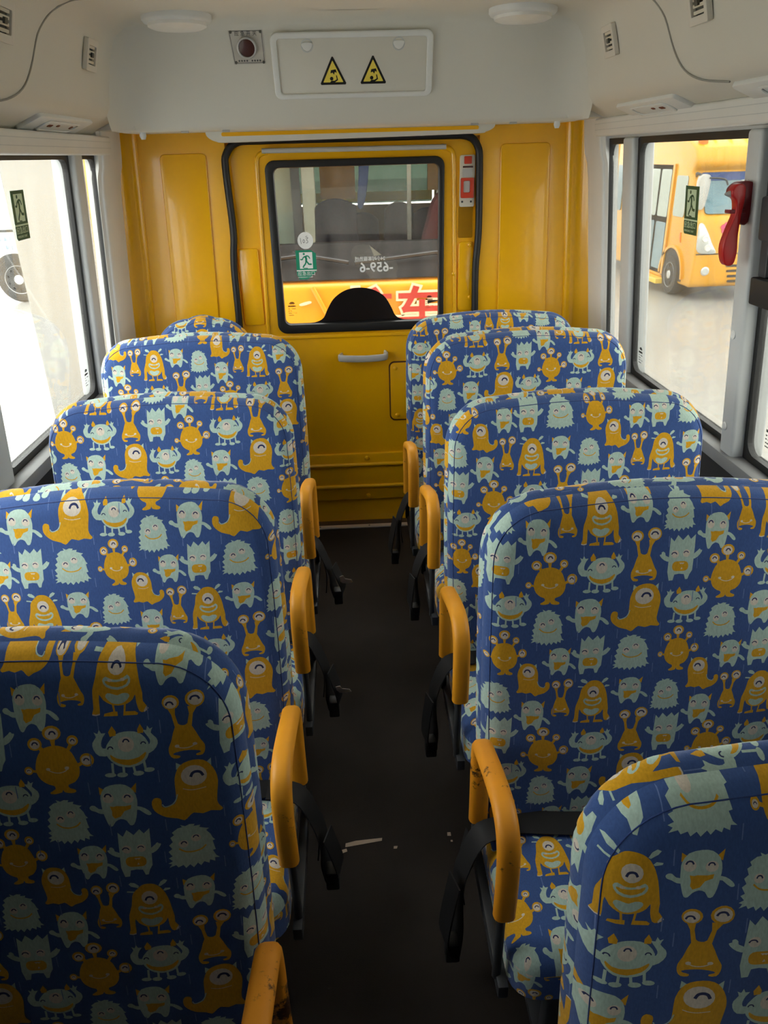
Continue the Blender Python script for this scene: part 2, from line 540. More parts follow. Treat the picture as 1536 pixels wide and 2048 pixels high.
# ---- rear wall with pressed panels
rear = MB()
rear.box(-0.93, -0.428, 3.0, 3.06, 0, 1.75)
rear.box(0.497, 1.02, 3.0, 3.06, 0, 1.75)
rear.box(-0.428, 0.497, 3.0, 3.06, 1.555, 1.75)
rear = struct(rear.build('wall_rear', M['yellow']), 'glossy yellow painted rear wall around the back door', 'wall')
MB().prism(rpoly([(-0.69, 0.45), (-0.689, 0.90), (-0.664, 1.522), (-0.497, 1.522), (-0.522, 0.90), (-0.53, 0.45)], 0.02), fnY(3.0), 0.0, 0.008).build('pressed_panel', M['yellow'], rear, bevel=0.006, seg=3)
MB().prism(rpoly([(0.78, 0.45), (0.779, 0.90), (0.757, 1.526), (0.573, 1.526), (0.585, 0.90), (0.59, 0.45)], 0.02), fnY(3.0), 0.0, 0.008).build('pressed_panel', M['yellow'], rear, bevel=0.006, seg=3)
for sx, xa, xb in ((-1, -0.735, -0.775), (1, 0.81, 0.85)):
    mb = MB()
    vs = []; fs = []
    prof = [(0.0, 0.02), (0.0, -0.004), (0.012, -0.014), (0.028, -0.016), (0.04, -0.012), (0.07, -0.03), (0.10, -0.06), (0.125, -0.10), (0.16, -0.12), (0.16, 0.02)]
    zs = [0.0, 0.9, 1.3, 1.62]
    for z in zs:
        x0 = xb + (xa - xb) * min(1, max(0, (z - 0.9) / 0.7))
        for d, y in prof: vs.append((x0 + sx * d, 3.0 + y, z))
    n = len(prof)
    for k in range(len(zs) - 1):
        for j in range(n - 1): fs.append((k * n + j, k * n + j + 1, (k + 1) * n + j + 1, (k + 1) * n + j))
    mb.add(vs, fs).build('corner_panel', M['yellow'], rear, smooth=True, angle=60)

# ---- rear door
door = struct(empty('door_1', (0, 3.0, 0)), 'yellow emergency back door with black framed window', 'door')
D = MB()
wx0, wx1, wz0, wz1 = -0.276, 0.352, 0.88, 1.478
D.box(-0.428, wx0, 0.02, 0.06, 0.01, 1.555)
D.box(wx1, 0.497, 0.02, 0.06, 0.01, 1.555)
D.box(wx0, wx1, 0.02, 0.06, 0.01, wz0)
D.box(wx0, wx1, 0.02, 0.06, wz1, 1.555)
D.build('door_panel', M['yellow'], door)
dY = lambda u, v, w: (u, 0.02 - w, v)
# black rubber seal round the opening, stepping in halfway down
seal = [(-0.455, 0.02), (-0.452, 0.6), (-0.443, 0.93), (-0.441, 1.10), (-0.437, 1.17), (-0.428, 1.26), (-0.432, 1.46), (-0.425, 1.515), (-0.385, 1.553), (-0.30, 1.558), (0.03, 1.558), (0.36, 1.558), (0.452, 1.553), (0.488, 1.52), (0.497, 1.46), (0.500, 1.25), (0.497, 1.17), (0.492, 1.09), (0.494, 0.92), (0.50, 0.6), (0.502, 0.02)]
sp = catmull(seal, 4, closed=False)
MB().tube([(u, -0.006, v) for u, v in sp], 0.0135, n=10).build('rubber_seal', M['black'], door, smooth=True, angle=80)
# raised pressings beside the window
for pts in ([(-0.335, 0.86), (-0.327, 1.20), (-0.322, 1.46), (-0.312, 1.508), (-0.28, 1.52)], [(0.418, 0.86), (0.411, 1.20), (0.405, 1.46), (0.396, 1.508), (0.365, 1.52)]):
    MB().tube([(u, 0.02, v) for u, v in catmull(pts, 4, closed=False)], 0.009, n=8).build('pressed_rib', M['yellow'], door, smooth=True, angle=80)
for x0, x1, z0, z1 in ((-0.425, -0.345, 0.90, 1.19), (0.427, 0.485, 0.93, 1.19)):
    MB().prism(rrect(x0, x1, z0, z1, 0.012, 4), dY, 0, 0.009).build('pressed_pad', M['yellow'], door, bevel=0.005, seg=2)
for x, z in ((0.47, 1.178), (0.475, 0.981), (0.409, 1.073)):
    MB().lathe([(0.008, 0), (0.008, 0.006), (0.004, 0.009)], (0, 0, 0), n=12).build('bolt', M['yellow'], door, loc=(x, 0.012, z), rot=(PI / 2, 0, 0), smooth=True)
win = empty('back_window', (0, 0, 0), door)
MB().ring(rrect(-0.293, 0.370, 0.863, 1.492, 0.035), rrect(-0.262, 0.349, 0.898, 1.466, 0.022), dY, -0.02, 0.016).build('rubber_frame', M['black'], win, bevel=0.005)
MB().prism(rrect(-0.275, 0.352, 0.88, 1.478, 0.02), dY, -0.018, -0.014).build('pane', M['glass_rear'], win)
hump = catmull([(-0.20, 0.898), (-0.145, 0.900), (-0.112, 0.915), (-0.094, 0.948), (-0.066, 0.990), (-0.02, 1.020), (0.035, 1.029), (0.09, 1.020), (0.136, 0.992), (0.162, 0.950), (0.178, 0.917), (0.205, 0.901), (0.25, 0.898)], 4, closed=False)
MB().prism(hump + [(0.25, 0.885), (-0.20, 0.885)], dY, -0.0138, -0.0128).build('black_hump', M['ceramic'], win)
# curtain rod over the window
MB().tube([(-0.295, -0.012, 1.524), (0.372, -0.012, 1.521)], 0.0085, n=12).build('curtain_rod', M['silver'], door, smooth=True, angle=60)
for x in (-0.288, 0.364):
    MB().lathe([(0.009, 0), (0.007, 0.03)], (0, 0, 0), n=10).build('rod_bracket', M['silver'], door, loc=(x, 0.02, 1.5225), rot=(PI / 2, 0, 0))
# emergency latch in its white housing at the right
latch = empty('emergency_latch', (0, 0, 0), door)
MB().prism(rrect(0.427, 0.483, 1.315, 1.492, 0.006, 3), dY, 0, 0.014).build('housing', M['frost'], latch, bevel=0.004)
MB().prism(rrect(0.442, 0.470, 1.462, 1.488, 0.003, 3), dY, 0.014, 0.018).build('red_label', M['orangered'], latch, bevel=0.001)
MB().tube([(0.437, 0.002, 1.452), (0.474, 0.002, 1.452)], 0.003, n=6).build('wire_slot', M['brown'], latch)
MB().prism(rrect(0.436, 0.474, 1.418, 1.446, 0.003, 3), dY, 0.0141, 0.016).build('grey_insert', M['silver'], latch)
MB().ring(rrect(0.430, 0.479, 1.346, 1.415, 0.004, 3), rrect(0.440, 0.465, 1.365, 1.405, 0.004, 3), dY, 0.014, 0.024).build('red_button', M['orangered'], latch, bevel=0.002)
MB().prism(rrect(0.441, 0.464, 1.366, 1.404, 0.003, 3), dY, 0.014, 0.018).build('button_centre', M['silver'], latch)
MB().prism(rrect(0.425, 0.478, 1.205, 1.315, 0.004, 3), dY, 0.0, 0.016).build('clear_cover', M['clearcover'], latch)
for x in (0.437, 0.47):
    MB().lathe([(0.004, 0), (0.003, 0.003)], (0, 0, 0), n=8).build('screw', M['steel'], latch, loc=(x, 0.005, 1.333), rot=(PI / 2, 0, 0))
# grab handle
hp = catmull([(-0.045, 0.02, 0.762), (-0.055, -0.012, 0.762), (-0.04, -0.026, 0.762), (0.04, -0.030, 0.759), (0.12, -0.026, 0.761), (0.138, -0.010, 0.765), (0.132, 0.02, 0.767)], 5, closed=False)
MB().tube(hp, 0, sec=[(0.014 * math.cos(a) * (abs(math.cos(a)) ** -0.4 if abs(math.cos(a)) > 0.01 else 1), 0.006 * math.sin(a)) for a in [2 * PI * i / 12 for i in range(12)]], up=(0, 0, 1)).build('grab_handle', M['silver'], door, smooth=True, angle=60)
# access panel, ribs and kick plate low on the door
MB().ring(rrect(0.146, 0.424, 0.478, 0.732, 0.023), rrect(0.1515, 0.4185, 0.4835, 0.7265, 0.019), dY, 0, 0.0015).build('panel_gap', M['brown'], door)
MB().prism(rrect(0.151, 0.419, 0.483, 0.727, 0.02), dY, 0, 0.009).build('access_panel', M['yellow'], door, bevel=0.004)
for x, z in ((0.172, 0.705), (0.178, 0.502), (0.40, 0.705), (0.40, 0.502)):
    MB().lathe([(0.010, 0), (0.009, 0.004), (0.004, 0.007)], (0, 0, 0), n=12).build('bolt', M['yellow'], door, loc=(x, 0.012, z), rot=(PI / 2, 0, 0), smooth=True)
MB().box(-0.42, 0.49, 0.008, 0.03, 0.118, 0.335).build('kick_plate', M['yellow'], door, bevel=0.004)
for z in (0.284, 0.182):
    MB().tube([(-0.415, 0.008, z), (0.485, 0.008, z)], 0.009, n=10).build('pressed_rib', M['yellow'], door, smooth=True, angle=60)
for z in (0.313, 0.135):
    MB().lathe([(0.011, 0), (0.010, 0.004), (0.004, 0.007)], (0, 0, 0), n=12).build('bolt', M['yellow'], door, loc=(0.041, 0.008, z), rot=(PI / 2, 0, 0), smooth=True)
MB().prism([(-0.42, 0.838), (0.49, 0.838), (0.49, 0.852), (-0.42, 0.852)], dY, 0, 0.006).build('pressed_rib', M['yellow'], door, bevel=0.005)

# ---- ceiling: flat middle, rounded air ducts along both sides, header over the back door
sec = [(0.89, 1.560), (0.84, 1.588), (0.768, 1.618), (0.752, 1.630), (0.744, 1.655), (0.738, 1.70), (0.722, 1.77), (0.708, 1.812), (0.694, 1.838), (0.668, 1.857), (0.63, 1.866), (0.5, 1.870), (0.25, 1.873), (0.0, 1.875)]
full = [(CX - h, z) for h, z in sec] + [(CX + h, z) for h, z in reversed(sec[:-1])]
n = len(full)
mb = MB()
vs = [(x, y, z) for y in (Y0 - 0.02, 0.6, 2.74) for x, z in full]
fs = [(k * n + j, k * n + j + 1, (k + 1) * n + j + 1, (k + 1) * n + j) for k in range(2) for j in range(n - 1)]
ceil = struct(mb.add(vs, fs).build('ceiling', M['liner'], smooth=True, angle=50), 'off-white moulded ceiling liner with air ducts along both sides', 'ceiling')
# roof skin above
MB().box(-0.92, 1.02, Y0 - 0.05, 3.08, 1.90, 1.93).build('roof_skin', M['busyellow'], ceil)
for sgn in (-1, 1):
    MB().prism([(CX + sgn * 0.86, 1.60), (CX + sgn * 0.93, 1.60), (CX + sgn * 0.93, 1.93), (CX + sgn * 0.86, 1.93)], lambda u, v, w: (u, w, v), Y0 - 0.05, 3.08).build('roof_side', M['busyellow'], ceil)

HA, HB = (2.73, 1.66), (2.66, 1.842)
def HP(x, s, w):
    d = (HB[0] - HA[0], HB[1] - HA[1]); L = math.hypot(*d)
    nrm = (-d[1] / L, d[0] / L)
    return (x, HA[0] + d[0] * s + nrm[0] * w, HA[1] + d[1] * s + nrm[1] * w)
HL = math.hypot(HB[0] - HA[0], HB[1] - HA[1])
prof = [(3.0, 1.588), (2.80, 1.586), (2.772, 1.588), (2.760, 1.600), (2.748, 1.618), HA, (2.695, 1.751), HB, (2.651, 1.855), (2.632, 1.866), (2.60, 1.8715), (2.52, 1.874)]
xs = [CX + h for h in [-0.752, -0.745, -0.735, -0.72, -0.70, -0.68, -0.66, -0.63, -0.60, -0.3, 0, 0.3, 0.60, 0.63, 0.66, 0.68, 0.70, 0.72, 0.735, 0.745, 0.752]]
vs = []; fs = []
for x in xs:
    q = max(0, (abs(x - CX) - 0.60) / 0.153)
    dy = 0.15 * (1 - math.sqrt(max(0, 1 - min(1, q) ** 2)))
    for i, (y, z) in enumerate(prof):
        f = 1.0 if i >= 2 else 0
        vs.append((x, y - dy * f, z))
n = len(prof)
for k in range(len(xs) - 1):
    for j in range(n - 1): fs.append((k * n + j, k * n + j + 1, (k + 1) * n + j + 1, (k + 1) * n + j))
MB().add(vs, fs).build('rear_header', M['liner'], ceil, smooth=True, angle=60)

def S2(z_): return z_ / HL                                  # metres up the header -> s
HF = lambda u, v, w: HP(u, v / HL, w)
hatch = tag(empty('ceiling_hatch'), 'white rounded hatch cover in the header above the back door', 'hatch')
MB().prism(rrect(-0.205, 0.285, 0.016, 0.193, 0.018), HF, -0.002, 0.008).build('cover', M['liner'], hatch, bevel=0.003)
MB().ring(rrect(-0.209, 0.289, 0.012, 0.197, 0.021), rrect(-0.190, 0.270, 0.027, 0.180, 0.010), HF, 0.006, 0.015).build('raised_rim', M['white'], hatch, bevel=0.004, seg=3)
for x in (-0.098, 0.183):
    MB().prism(catmull([(x - 0.017, 0.167), (x, 0.170), (x + 0.017, 0.167), (x + 0.012, 0.152), (x, 0.146), (x - 0.012, 0.152)], 4), HF, 0.006, 0.014).build('latch', M['white'], hatch, bevel=0.003)
    MB().ring(catmull([(x + 0.019 * math.cos(a), 0.160 + 0.019 * math.sin(a)) for a in [2 * PI * i / 10 for i in range(10)]], 2), catmull([(x + 0.016 * math.cos(a), 0.160 + 0.016 * math.sin(a)) for a in [2 * PI * i / 10 for i in range(10)]], 2), HF, 0.007, 0.009).build('latch_ring', M['greytrim'], hatch)

def warn_sticker(cx, where):
    t = tag(empty('warning_sticker'), 'yellow triangle warning sticker with black figure, ' + where, 'sticker', 'warning stickers on the hatch')
    cy = 0.078
    tri = lambda r: [(cx + r * math.cos(PI / 2 + 2 * PI * k / 3) * 1.0, cy + r * math.sin(PI / 2 + 2 * PI * k / 3) * 1.12) for k in range(3)]
    def rnd(t3, q):
        out = []
        for i in range(3):
            a, b, c = t3[i - 1], t3[i], t3[(i + 1) % 3]
            out += [(b[0] + (a[0] - b[0]) * q, b[1] + (a[1] - b[1]) * q), (b[0] + (c[0] - b[0]) * q, b[1] + (c[1] - b[1]) * q)]
        return out
    MB().prism(rnd(tri(0.049), 0.05), HF, 0.0082, 0.0090).build('black_border', M['blackprint'], t)
    MB().prism(rnd(tri(0.0365), 0.02), HF, 0.0091, 0.0096).build('yellow_field', M['warn'], t)
    pic = MB()
    for pts in ([(-0.006, 0.018), (0.009, 0.020), (0.012, 0.010), (0.006, 0.013), (0.003, 0.005), (-0.001, 0.011), (-0.008, 0.009)],
                [(-0.005 + 0.0055 * math.cos(a), -0.006 + 0.0055 * math.sin(a)) for a in [2 * PI * i / 10 for i in range(10)]],
                [(-0.014, -0.020), (-0.006, -0.012), (0.004, -0.012), (0.011, -0.008), (0.009, 0.003), (0.012, 0.003), (0.015, -0.010), (0.006, -0.016), (0.007, -0.021), (-0.006, -0.021), (-0.007, -0.017), (-0.011, -0.021)]):
        pic.prism([(cx + a, cy - 0.004 + b) for a, b in pts], HF, 0.0097, 0.0100)
    pic.build('pictogram', M['blackprint'], t)
warn_sticker(-0.023, 'left of the two on the hatch')
warn_sticker(0.103, 'right of the two on the hatch')

sw = tag(empty('emergency_switch'), 'small metal plate with dark red button beside the ceiling hatch', 'switch')
MB().prism([(-0.327, 0.112), (-0.229, 0.112), (-0.229, 0.205), (-0.333, 0.205)], HF, 0, 0.002).build('plate', M['plate'], sw)
MB().ring([(-0.324, 0.115), (-0.232, 0.115), (-0.232, 0.202), (-0.330, 0.202)], [(-0.3225, 0.1165), (-0.2335, 0.1165), (-0.2335, 0.2005), (-0.3285, 0.2005)], HF, 0.002, 0.0024).build('printed_border', M['greyprint'], sw)
bc = (-0.281, 0.158)
circ = lambda r, n_=24, c=bc: [(c[0] + r * math.cos(2 * PI * i / n_), c[1] + r * math.sin(2 * PI * i / n_)) for i in range(n_)]
MB().ring(circ(0.030), circ(0.024), HF, 0.002, 0.014).build('chrome_ring', M['alu'], sw, bevel=0.002)
MB().prism(circ(0.0245), HF, 0.002, 0.011).build('button', M['brown'], sw, bevel=0.002)
for u, v in ((-0.325, 0.199), (-0.236, 0.199), (-0.320, 0.117), (-0.235, 0.117)):
    MB().prism(circ(0.004, 8, (u, v)), HF, 0.002, 0.005).build('screw', M['vent'], sw)
tilt = math.atan2(HB[0] - HA[0], HB[1] - HA[1])
o = link('lettering', text_mesh('switch_text', '应 急 开 关', 0.014, M['greyprint']), sw, HP(-0.281, 0.194 / HL, 0.0026), (PI / 2 - tilt, 0, 0))
mb = MB()
for i in range(9):
    if i in (4,): continue
    mb.prism(rrect(-0.312 + i * 0.008, -0.307 + i * 0.008, 0.119, 0.124, 0.001, 1), HF, 0.002, 0.0024)
mb.build('small_print', M['greyprint'], sw)

for x, lab in ((-0.432, 'round white dome lamp on the ceiling near the left duct'), (0.504, 'round white dome lamp on the ceiling near the right duct')):
    t = tag(empty('dome_lamp', (x * 1.06, 2.53, 1.8715)), lab, 'lamp', 'ceiling dome lamps')
    MB().lathe([(0.098, 0.002), (0.098, -0.012), (0.093, -0.018), (0.084, -0.020)], (0, 0, 0), n=40).build('rim', M['white'], t, smooth=True)
    MB().lathe([(0.084, -0.018), (0.082, -0.028), (0.07, -0.033), (0.04, -0.036), (0.01, -0.037)], (0, 0, 0), n=40).build('diffuser', M['lamp'], t, smooth=True)
t = tag(empty('ceiling_speaker', (0.035, 1.95, 1.873)), 'small round white ceiling fitting at the top edge above the hatch', 'speaker')
MB().lathe([(0.06, 0.002), (0.058, -0.012), (0.05, -0.016), (0.02, -0.017)], (0, 0, 0), n=32).build('cover', M['white'], t, smooth=True)

# ---- air vents, outlets and seams of the ducts
def DP(sgn):
    a, b = (0.738, 1.70), (0.708, 1.812)
    L = math.hypot(b[0] - a[0], b[1] - a[1])
    d = ((b[0] - a[0]) / L, (b[1] - a[1]) / L)
    nr = (-d[1], d[0])
    nr = (-abs(nr[0]), -abs(nr[1]))
    return lambda u, v, w: (CX + sgn * (a[0] + d[0] * v + nr[0] * w), u, a[1] + d[1] * v + nr[1] * w)
for sgn, y, lab in ((-1, 2.41, 'small square air vent on the left duct nearest the rear header'), (-1, 1.83, 'square air vent on the left duct at the edge of view'),
                    (1, 2.37, 'small square air vent on the right duct nearest the rear header'), (1, 1.80, 'square air vent on the right duct at the top edge')):
    fn = DP(sgn)
    t = tag(empty('air_vent'), lab, 'vent', 'square duct vents')
    MB().ring(rrect(y - 0.045, y + 0.045, 0.032, 0.110, 0.004, 3), rrect(y - 0.031, y + 0.031, 0.048, 0.094, 0.003, 3), fn, 0, 0.012).build('frame', M['duct'], t, bevel=0.003)
    MB().prism(rrect(y - 0.034, y + 0.034, 0.046, 0.096, 0.002, 2), fn, -0.002, 0.001).build('dark_core', M['vent'], t)
    for k in range(4):
        MB().prism(rrect(y - 0.031, y + 0.027, 0.051 + k * 0.012, 0.0575 + k * 0.012, 0.001, 1), fn, 0.002, 0.008).build('slat', M['frost'], t)
    MB().prism(rrect(y - 0.006, y + 0.008, 0.066, 0.078, 0.001, 1), fn, 0.008, 0.013).build('slider', M['vent'], t)
for sgn, ys in ((-1, 2.06), (1, 2.02)):
    path = []
    hz = sec[2:11]
    offs = [-0.30, -0.20, -0.12, -0.06, -0.02, 0.03, 0.08, 0.12, 0.16]
    for (h, z), d in zip(hz, offs): path.append((CX + sgn * (h - 0.001), ys + d, z - 0.001))
    MB().tube(catmull(path, 4, closed=False), 0.0022, n=6).build('panel_seam', M['seam'], ceil, smooth=True)

def UP(sgn):
    a, b = (0.84, 1.588), (0.768, 1.618)
    L = math.hypot(b[0] - a[0], b[1] - a[1])
    d = ((b[0] - a[0]) / L, (b[1] - a[1]) / L)
    return lambda u, v, w: (CX + sgn * (a[0] + d[0] * v + d[1] * -w), u, a[1] + d[1] * v - abs(d[0]) * w)
for sgn, ya, yb, lab in ((-1, 2.10, 2.52, 'rust-stained service outlet panel under the left duct'), (1, 2.02, 2.44, 'service outlet panel under the right duct nearest the rear'), (1, 1.36, 1.72, 'service outlet panel under the right duct at the right edge')):
    fn = UP(sgn)
    t = tag(empty('duct_outlet'), lab, 'outlet', 'outlet panels under the ducts')
    MB().prism(rrect(ya, yb, -0.004, 0.074, 0.012, 3), fn, -0.002, 0.010).build('plate', M['white'], t, bevel=0.004)
    MB().ring(rrect(ya + 0.08, yb - 0.08, 0.010, 0.060, 0.02, 4), rrect(ya + 0.09, yb - 0.09, 0.016, 0.054, 0.016, 4), fn, 0.010, 0.014).build('raised_oval', M['white'], t, bevel=0.0015)
    for k, (yy, vv, ww, hh) in enumerate(((ya + 0.13, 0.03, 0.03, 0.010), (ya + 0.19, 0.034, 0.02, 0.008), (yb - 0.12, 0.03, 0.016, 0.012))):
        if sgn > 0 and k == 2: continue
        MB().prism(rrect(yy, yy + ww, vv, vv + hh, 0.003, 2), fn, 0.0098, 0.0112).build('rust_spot', M['rust'], t)

# ---- white plastic valance with a yellow slot over the door
val = tag(empty('door_valance'), 'grey-white moulded valance with a long yellow slot above the back door', 'valance')
MB().prism(catmull([(-0.475, 1.592), (-0.470, 1.572), (-0.44, 1.556), (-0.38, 1.553), (0.03, 1.556), (0.45, 1.560), (0.50, 1.564), (0.528, 1.576), (0.535, 1.592)], 4, closed=False), lambda u, v, w: (u, 2.90 + w, v), 0, 0.10).build('moulding', M['liner'], val, bevel=0.004)
MB().prism(rrect(-0.42, 0.475, 1.572, 1.584, 0.005, 4), lambda u, v, w: (u, 2.90 - w, v), -0.004, 0.003).build('yellow_slot', M['yellow'], val)
for x in (-0.52, -0.385, 0.44, 0.57):
    MB().tube([(x - 0.012, 2.775, 1.585), (x + 0.012, 2.775, 1.585)], 0.004, n=8).build('clip', M['alu'], ceil, smooth=True)
for x in (-0.66, 0.72):
    MB().lathe([(0.010, 0), (0.011, -0.012), (0.007, -0.022)], (x, 2.78, 1.588), n=12).build('hook', M['white'], ceil, smooth=True)

# ---- dark front wall set close behind the camera to cut frontal light
fw = MB()
fw.box(-0.92, 1.02, Y0 - 0.06, Y0, 0, 1.2)
fw.box(-0.92, 1.02, Y0 - 0.06, Y0, 1.74, 1.93)
fw.box(-0.92, -0.84, Y0 - 0.06, Y0, 1.2, 1.74)
fw.box(0.94, 1.02, Y0 - 0.06, Y0, 1.2, 1.74)
fw = struct(fw.build('wall_front', M['darkpanel']), 'dark grey front wall with closed windscreen gap, added to cut frontal light', 'wall')
MB().box(-0.84, 0.94, Y0 - 0.035, Y0 - 0.03, 1.2, 1.74).build('windscreen_light_block', M['darkpanel'], fw)  # added dark sheet that shuts the windscreen gap against light

for sgn in (-1, 1):
    x0, x1 = CX + sgn * 0.70, CX + sgn * 0.90
    MB().box(min(x0, x1), max(x0, x1), 2.72, 2.98, 1.594, 1.64).build('corner_filler', M['liner'], ceil)
# unseen partition added to keep light off the first left seat
t = tag(empty('light_block_partition', (-0.665, 0.13, 0)), 'dark unseen partition added to keep light off the first left seat', 'partition')
MB().prism(rrect(-0.20, 0.20, 0.08, 1.22, 0.06), lambda u, v, w: (u, w, v), -0.02, 0.02).build('pad', M['darkpanel'], t, bevel=0.008)
for q in (-0.15, 0.15):
    MB().tube([(q, 0, 0), (q, 0, 0.10)], 0.014, n=8).build('foot', M['steel'], t)

# ================================================================== the monster fabric
BL, OR, MI, CR, NA, DA = range(6)
FAB = [M['blue'], M['orange'], M['mint'], M['cream'], M['navy'], M['dash']]

def ell(cx, cy, rx, ry, c, n=14):
    return ([(cx + rx * math.cos(2 * PI * i / n), cy + ry * math.sin(2 * PI * i / n)) for i in range(n)], c)
def sp_(c, *p): return (catmull(list(p), 2), c)
def po(c, *p): return (list(p), c)
def stroke(c, w, *p):
    q = catmull(list(p), 3, closed=False) if len(p) > 2 else list(p)
    a = []; b = []
    for i in range(len(q)):
        t = (q[min(i + 1, len(q) - 1)][0] - q[max(i - 1, 0)][0], q[min(i + 1, len(q) - 1)][1] - q[max(i - 1, 0)][1])
        L = math.hypot(*t) or 1
        nx, ny = -t[1] / L * w / 2, t[0] / L * w / 2
        a.append((q[i][0] + nx, q[i][1] + ny)); b.append((q[i][0] - nx, q[i][1] - ny))
    return (a + b[::-1], c)
def arc(cx, cy, w, h, t=None):
    t = t or h * 0.42
    return stroke(NA, t, (cx - w / 2, cy + h / 2), (cx - w * 0.32, cy - h * 0.1), (cx, cy - h / 2 + t / 2), (cx + w * 0.32, cy - h * 0.1), (cx + w / 2, cy + h / 2))

DES = {}
DES['round'] = ((470, 508, 990, 1038), [
    po(OR, (688, 600), (728, 600), (718, 672), (698, 672)), po(OR, (598, 668), (622, 655), (652, 695), (618, 722)), po(OR, (822, 648), (848, 660), (815, 705), (795, 690)),
    po(OR, (892, 785), (895, 812), (860, 828), (858, 800)), po(OR, (525, 826), (562, 835), (562, 855), (528, 848)),
    ell(708, 562, 68, 54, OR), ell(577, 637, 52, 48, OR), ell(850, 625, 42, 40, OR), ell(935, 775, 52, 52, OR), ell(503, 835, 32, 33, OR),
    sp_(OR, (705, 655), (640, 668), (590, 715), (560, 790), (555, 850), (580, 915), (630, 955), (665, 968), (668, 995), (630, 1018), (628, 1032), (660, 1036), (712, 1024), (722, 1000), (732, 1024), (780, 1034), (815, 1026), (812, 1006), (775, 992), (770, 965), (820, 945), (860, 895), (872, 830), (855, 770), (830, 710), (790, 675), (745, 658)),
    ell(708, 568, 48, 42, CR), ell(577, 640, 36, 34, CR), ell(850, 628, 28, 26, CR), ell(930, 778, 38, 36, CR), ell(503, 837, 22, 20, CR, 10),
    arc(712, 560, 45, 28), arc(577, 632, 40, 24), arc(850, 622, 28, 18), arc(930, 770, 38, 22), arc(503, 833, 22, 12),
    stroke(CR, 7, (632, 828), (670, 855), (720, 865), (770, 850), (795, 820)), ell(644, 832, 17, 12, CR, 8), ell(780, 830, 17, 14, CR, 8)])
DES['wide'] = ((980, 520, 1450, 915), [
    stroke(MI, 18, (1105, 800), (1100, 885)), stroke(MI, 18, (1182, 825), (1178, 885)), stroke(MI, 18, (1252, 825), (1258, 885)), stroke(MI, 18, (1330, 790), (1335, 870)),
    ell(1080, 893, 42, 18, MI, 10), ell(1165, 896, 40, 20, MI, 10), ell(1280, 894, 40, 20, MI, 10), ell(1360, 875, 38, 19, MI, 10),
    sp_(MI, (1095, 740), (1020, 740), (985, 690), (985, 640), (1015, 600), (1002, 565), (1028, 578), (1042, 548), (1055, 576), (1085, 575), (1062, 605), (1045, 650), (1052, 685), (1088, 690)),
    sp_(MI, (1355, 745), (1410, 725), (1445, 675), (1440, 630), (1405, 590), (1422, 552), (1400, 562), (1385, 538), (1375, 570), (1350, 566), (1370, 600), (1393, 640), (1388, 670), (1358, 690)),
    sp_(MI, (1100, 640), (1150, 590), (1215, 572), (1290, 575), (1340, 600), (1380, 660), (1375, 740), (1340, 800), (1290, 830), (1220, 840), (1150, 825), (1100, 785), (1070, 730), (1075, 680)),
    po(OR, (1112, 603), (1105, 570), (1135, 526), (1160, 570), (1155, 598)), po(OR, (1312, 590), (1312, 560), (1335, 522), (1355, 560), (1352, 588)),
    ell(1220, 665, 58, 58, CR), arc(1222, 636, 44, 26), arc(1105, 684, 38, 22), arc(1343, 660, 36, 20),
    sp_(OR, (1100, 735), (1140, 765), (1220, 780), (1300, 765), (1350, 730), (1350, 755), (1310, 800), (1230, 825), (1150, 805), (1105, 770))])
DES['horn'] = ((862, 980, 1303, 1313), [
    sp_(MI, (975, 1175), (930, 1165), (905, 1140), (880, 1138), (864, 1155), (875, 1175), (905, 1187), (935, 1205), (975, 1205)),
    sp_(MI, (1195, 1163), (1240, 1172), (1285, 1205), (1301, 1235), (1280, 1243), (1250, 1222), (1220, 1194), (1195, 1190)),
    po(OR, (955, 1058), (956, 993), (1003, 1025)), po(OR, (1175, 1028), (1227, 978), (1215, 1058)),
    sp_(MI, (960, 1060), (1000, 1000), (1080, 980), (1150, 990), (1200, 1040), (1215, 1110), (1205, 1180), (1190, 1250), (1165, 1305), (1135, 1308), (1115, 1270), (1075, 1255), (1035, 1275), (1010, 1308), (985, 1305), (968, 1250), (955, 1180), (955, 1110)),
    ell(1010, 1085, 42, 40, CR), ell(1150, 1095, 42, 38, CR), arc(1010, 1062, 48, 28), arc(1148, 1077, 42, 24),
    po(OR, (1012, 1150), (1040, 1155), (1060, 1150), (1125, 1155), (1167, 1148), (1160, 1178), (1110, 1195), (1080, 1235), (1035, 1250), (1018, 1225), (1022, 1190))])
DES['fur'] = ((528, 1085, 875, 1445), [
    po(MI, (620, 1110), (650, 1105), (640, 1085), (672, 1100), (700, 1088), (735, 1092), (725, 1107), (770, 1105), (762, 1122), (800, 1135), (825, 1140), (805, 1155), (830, 1190), (840, 1220), (855, 1240), (838, 1245), (845, 1290), (852, 1320), (832, 1325), (850, 1370), (873, 1390), (840, 1388), (838, 1417), (805, 1400), (798, 1427), (765, 1408), (742, 1437), (722, 1412), (692, 1445), (670, 1416), (640, 1441), (625, 1413), (590, 1427), (577, 1406), (530, 1421), (552, 1395), (528, 1386), (560, 1370), (535, 1343), (562, 1330), (540, 1290), (567, 1270), (550, 1238), (577, 1215), (565, 1178), (592, 1160), (580, 1138)),
    ell(645, 1240, 34, 30, CR), ell(732, 1205, 34, 30, CR), arc(648, 1230, 36, 22), arc(732, 1190, 36, 20),
    stroke(OR, 11, (612, 1275), (650, 1305), (705, 1313), (760, 1300), (792, 1272))])
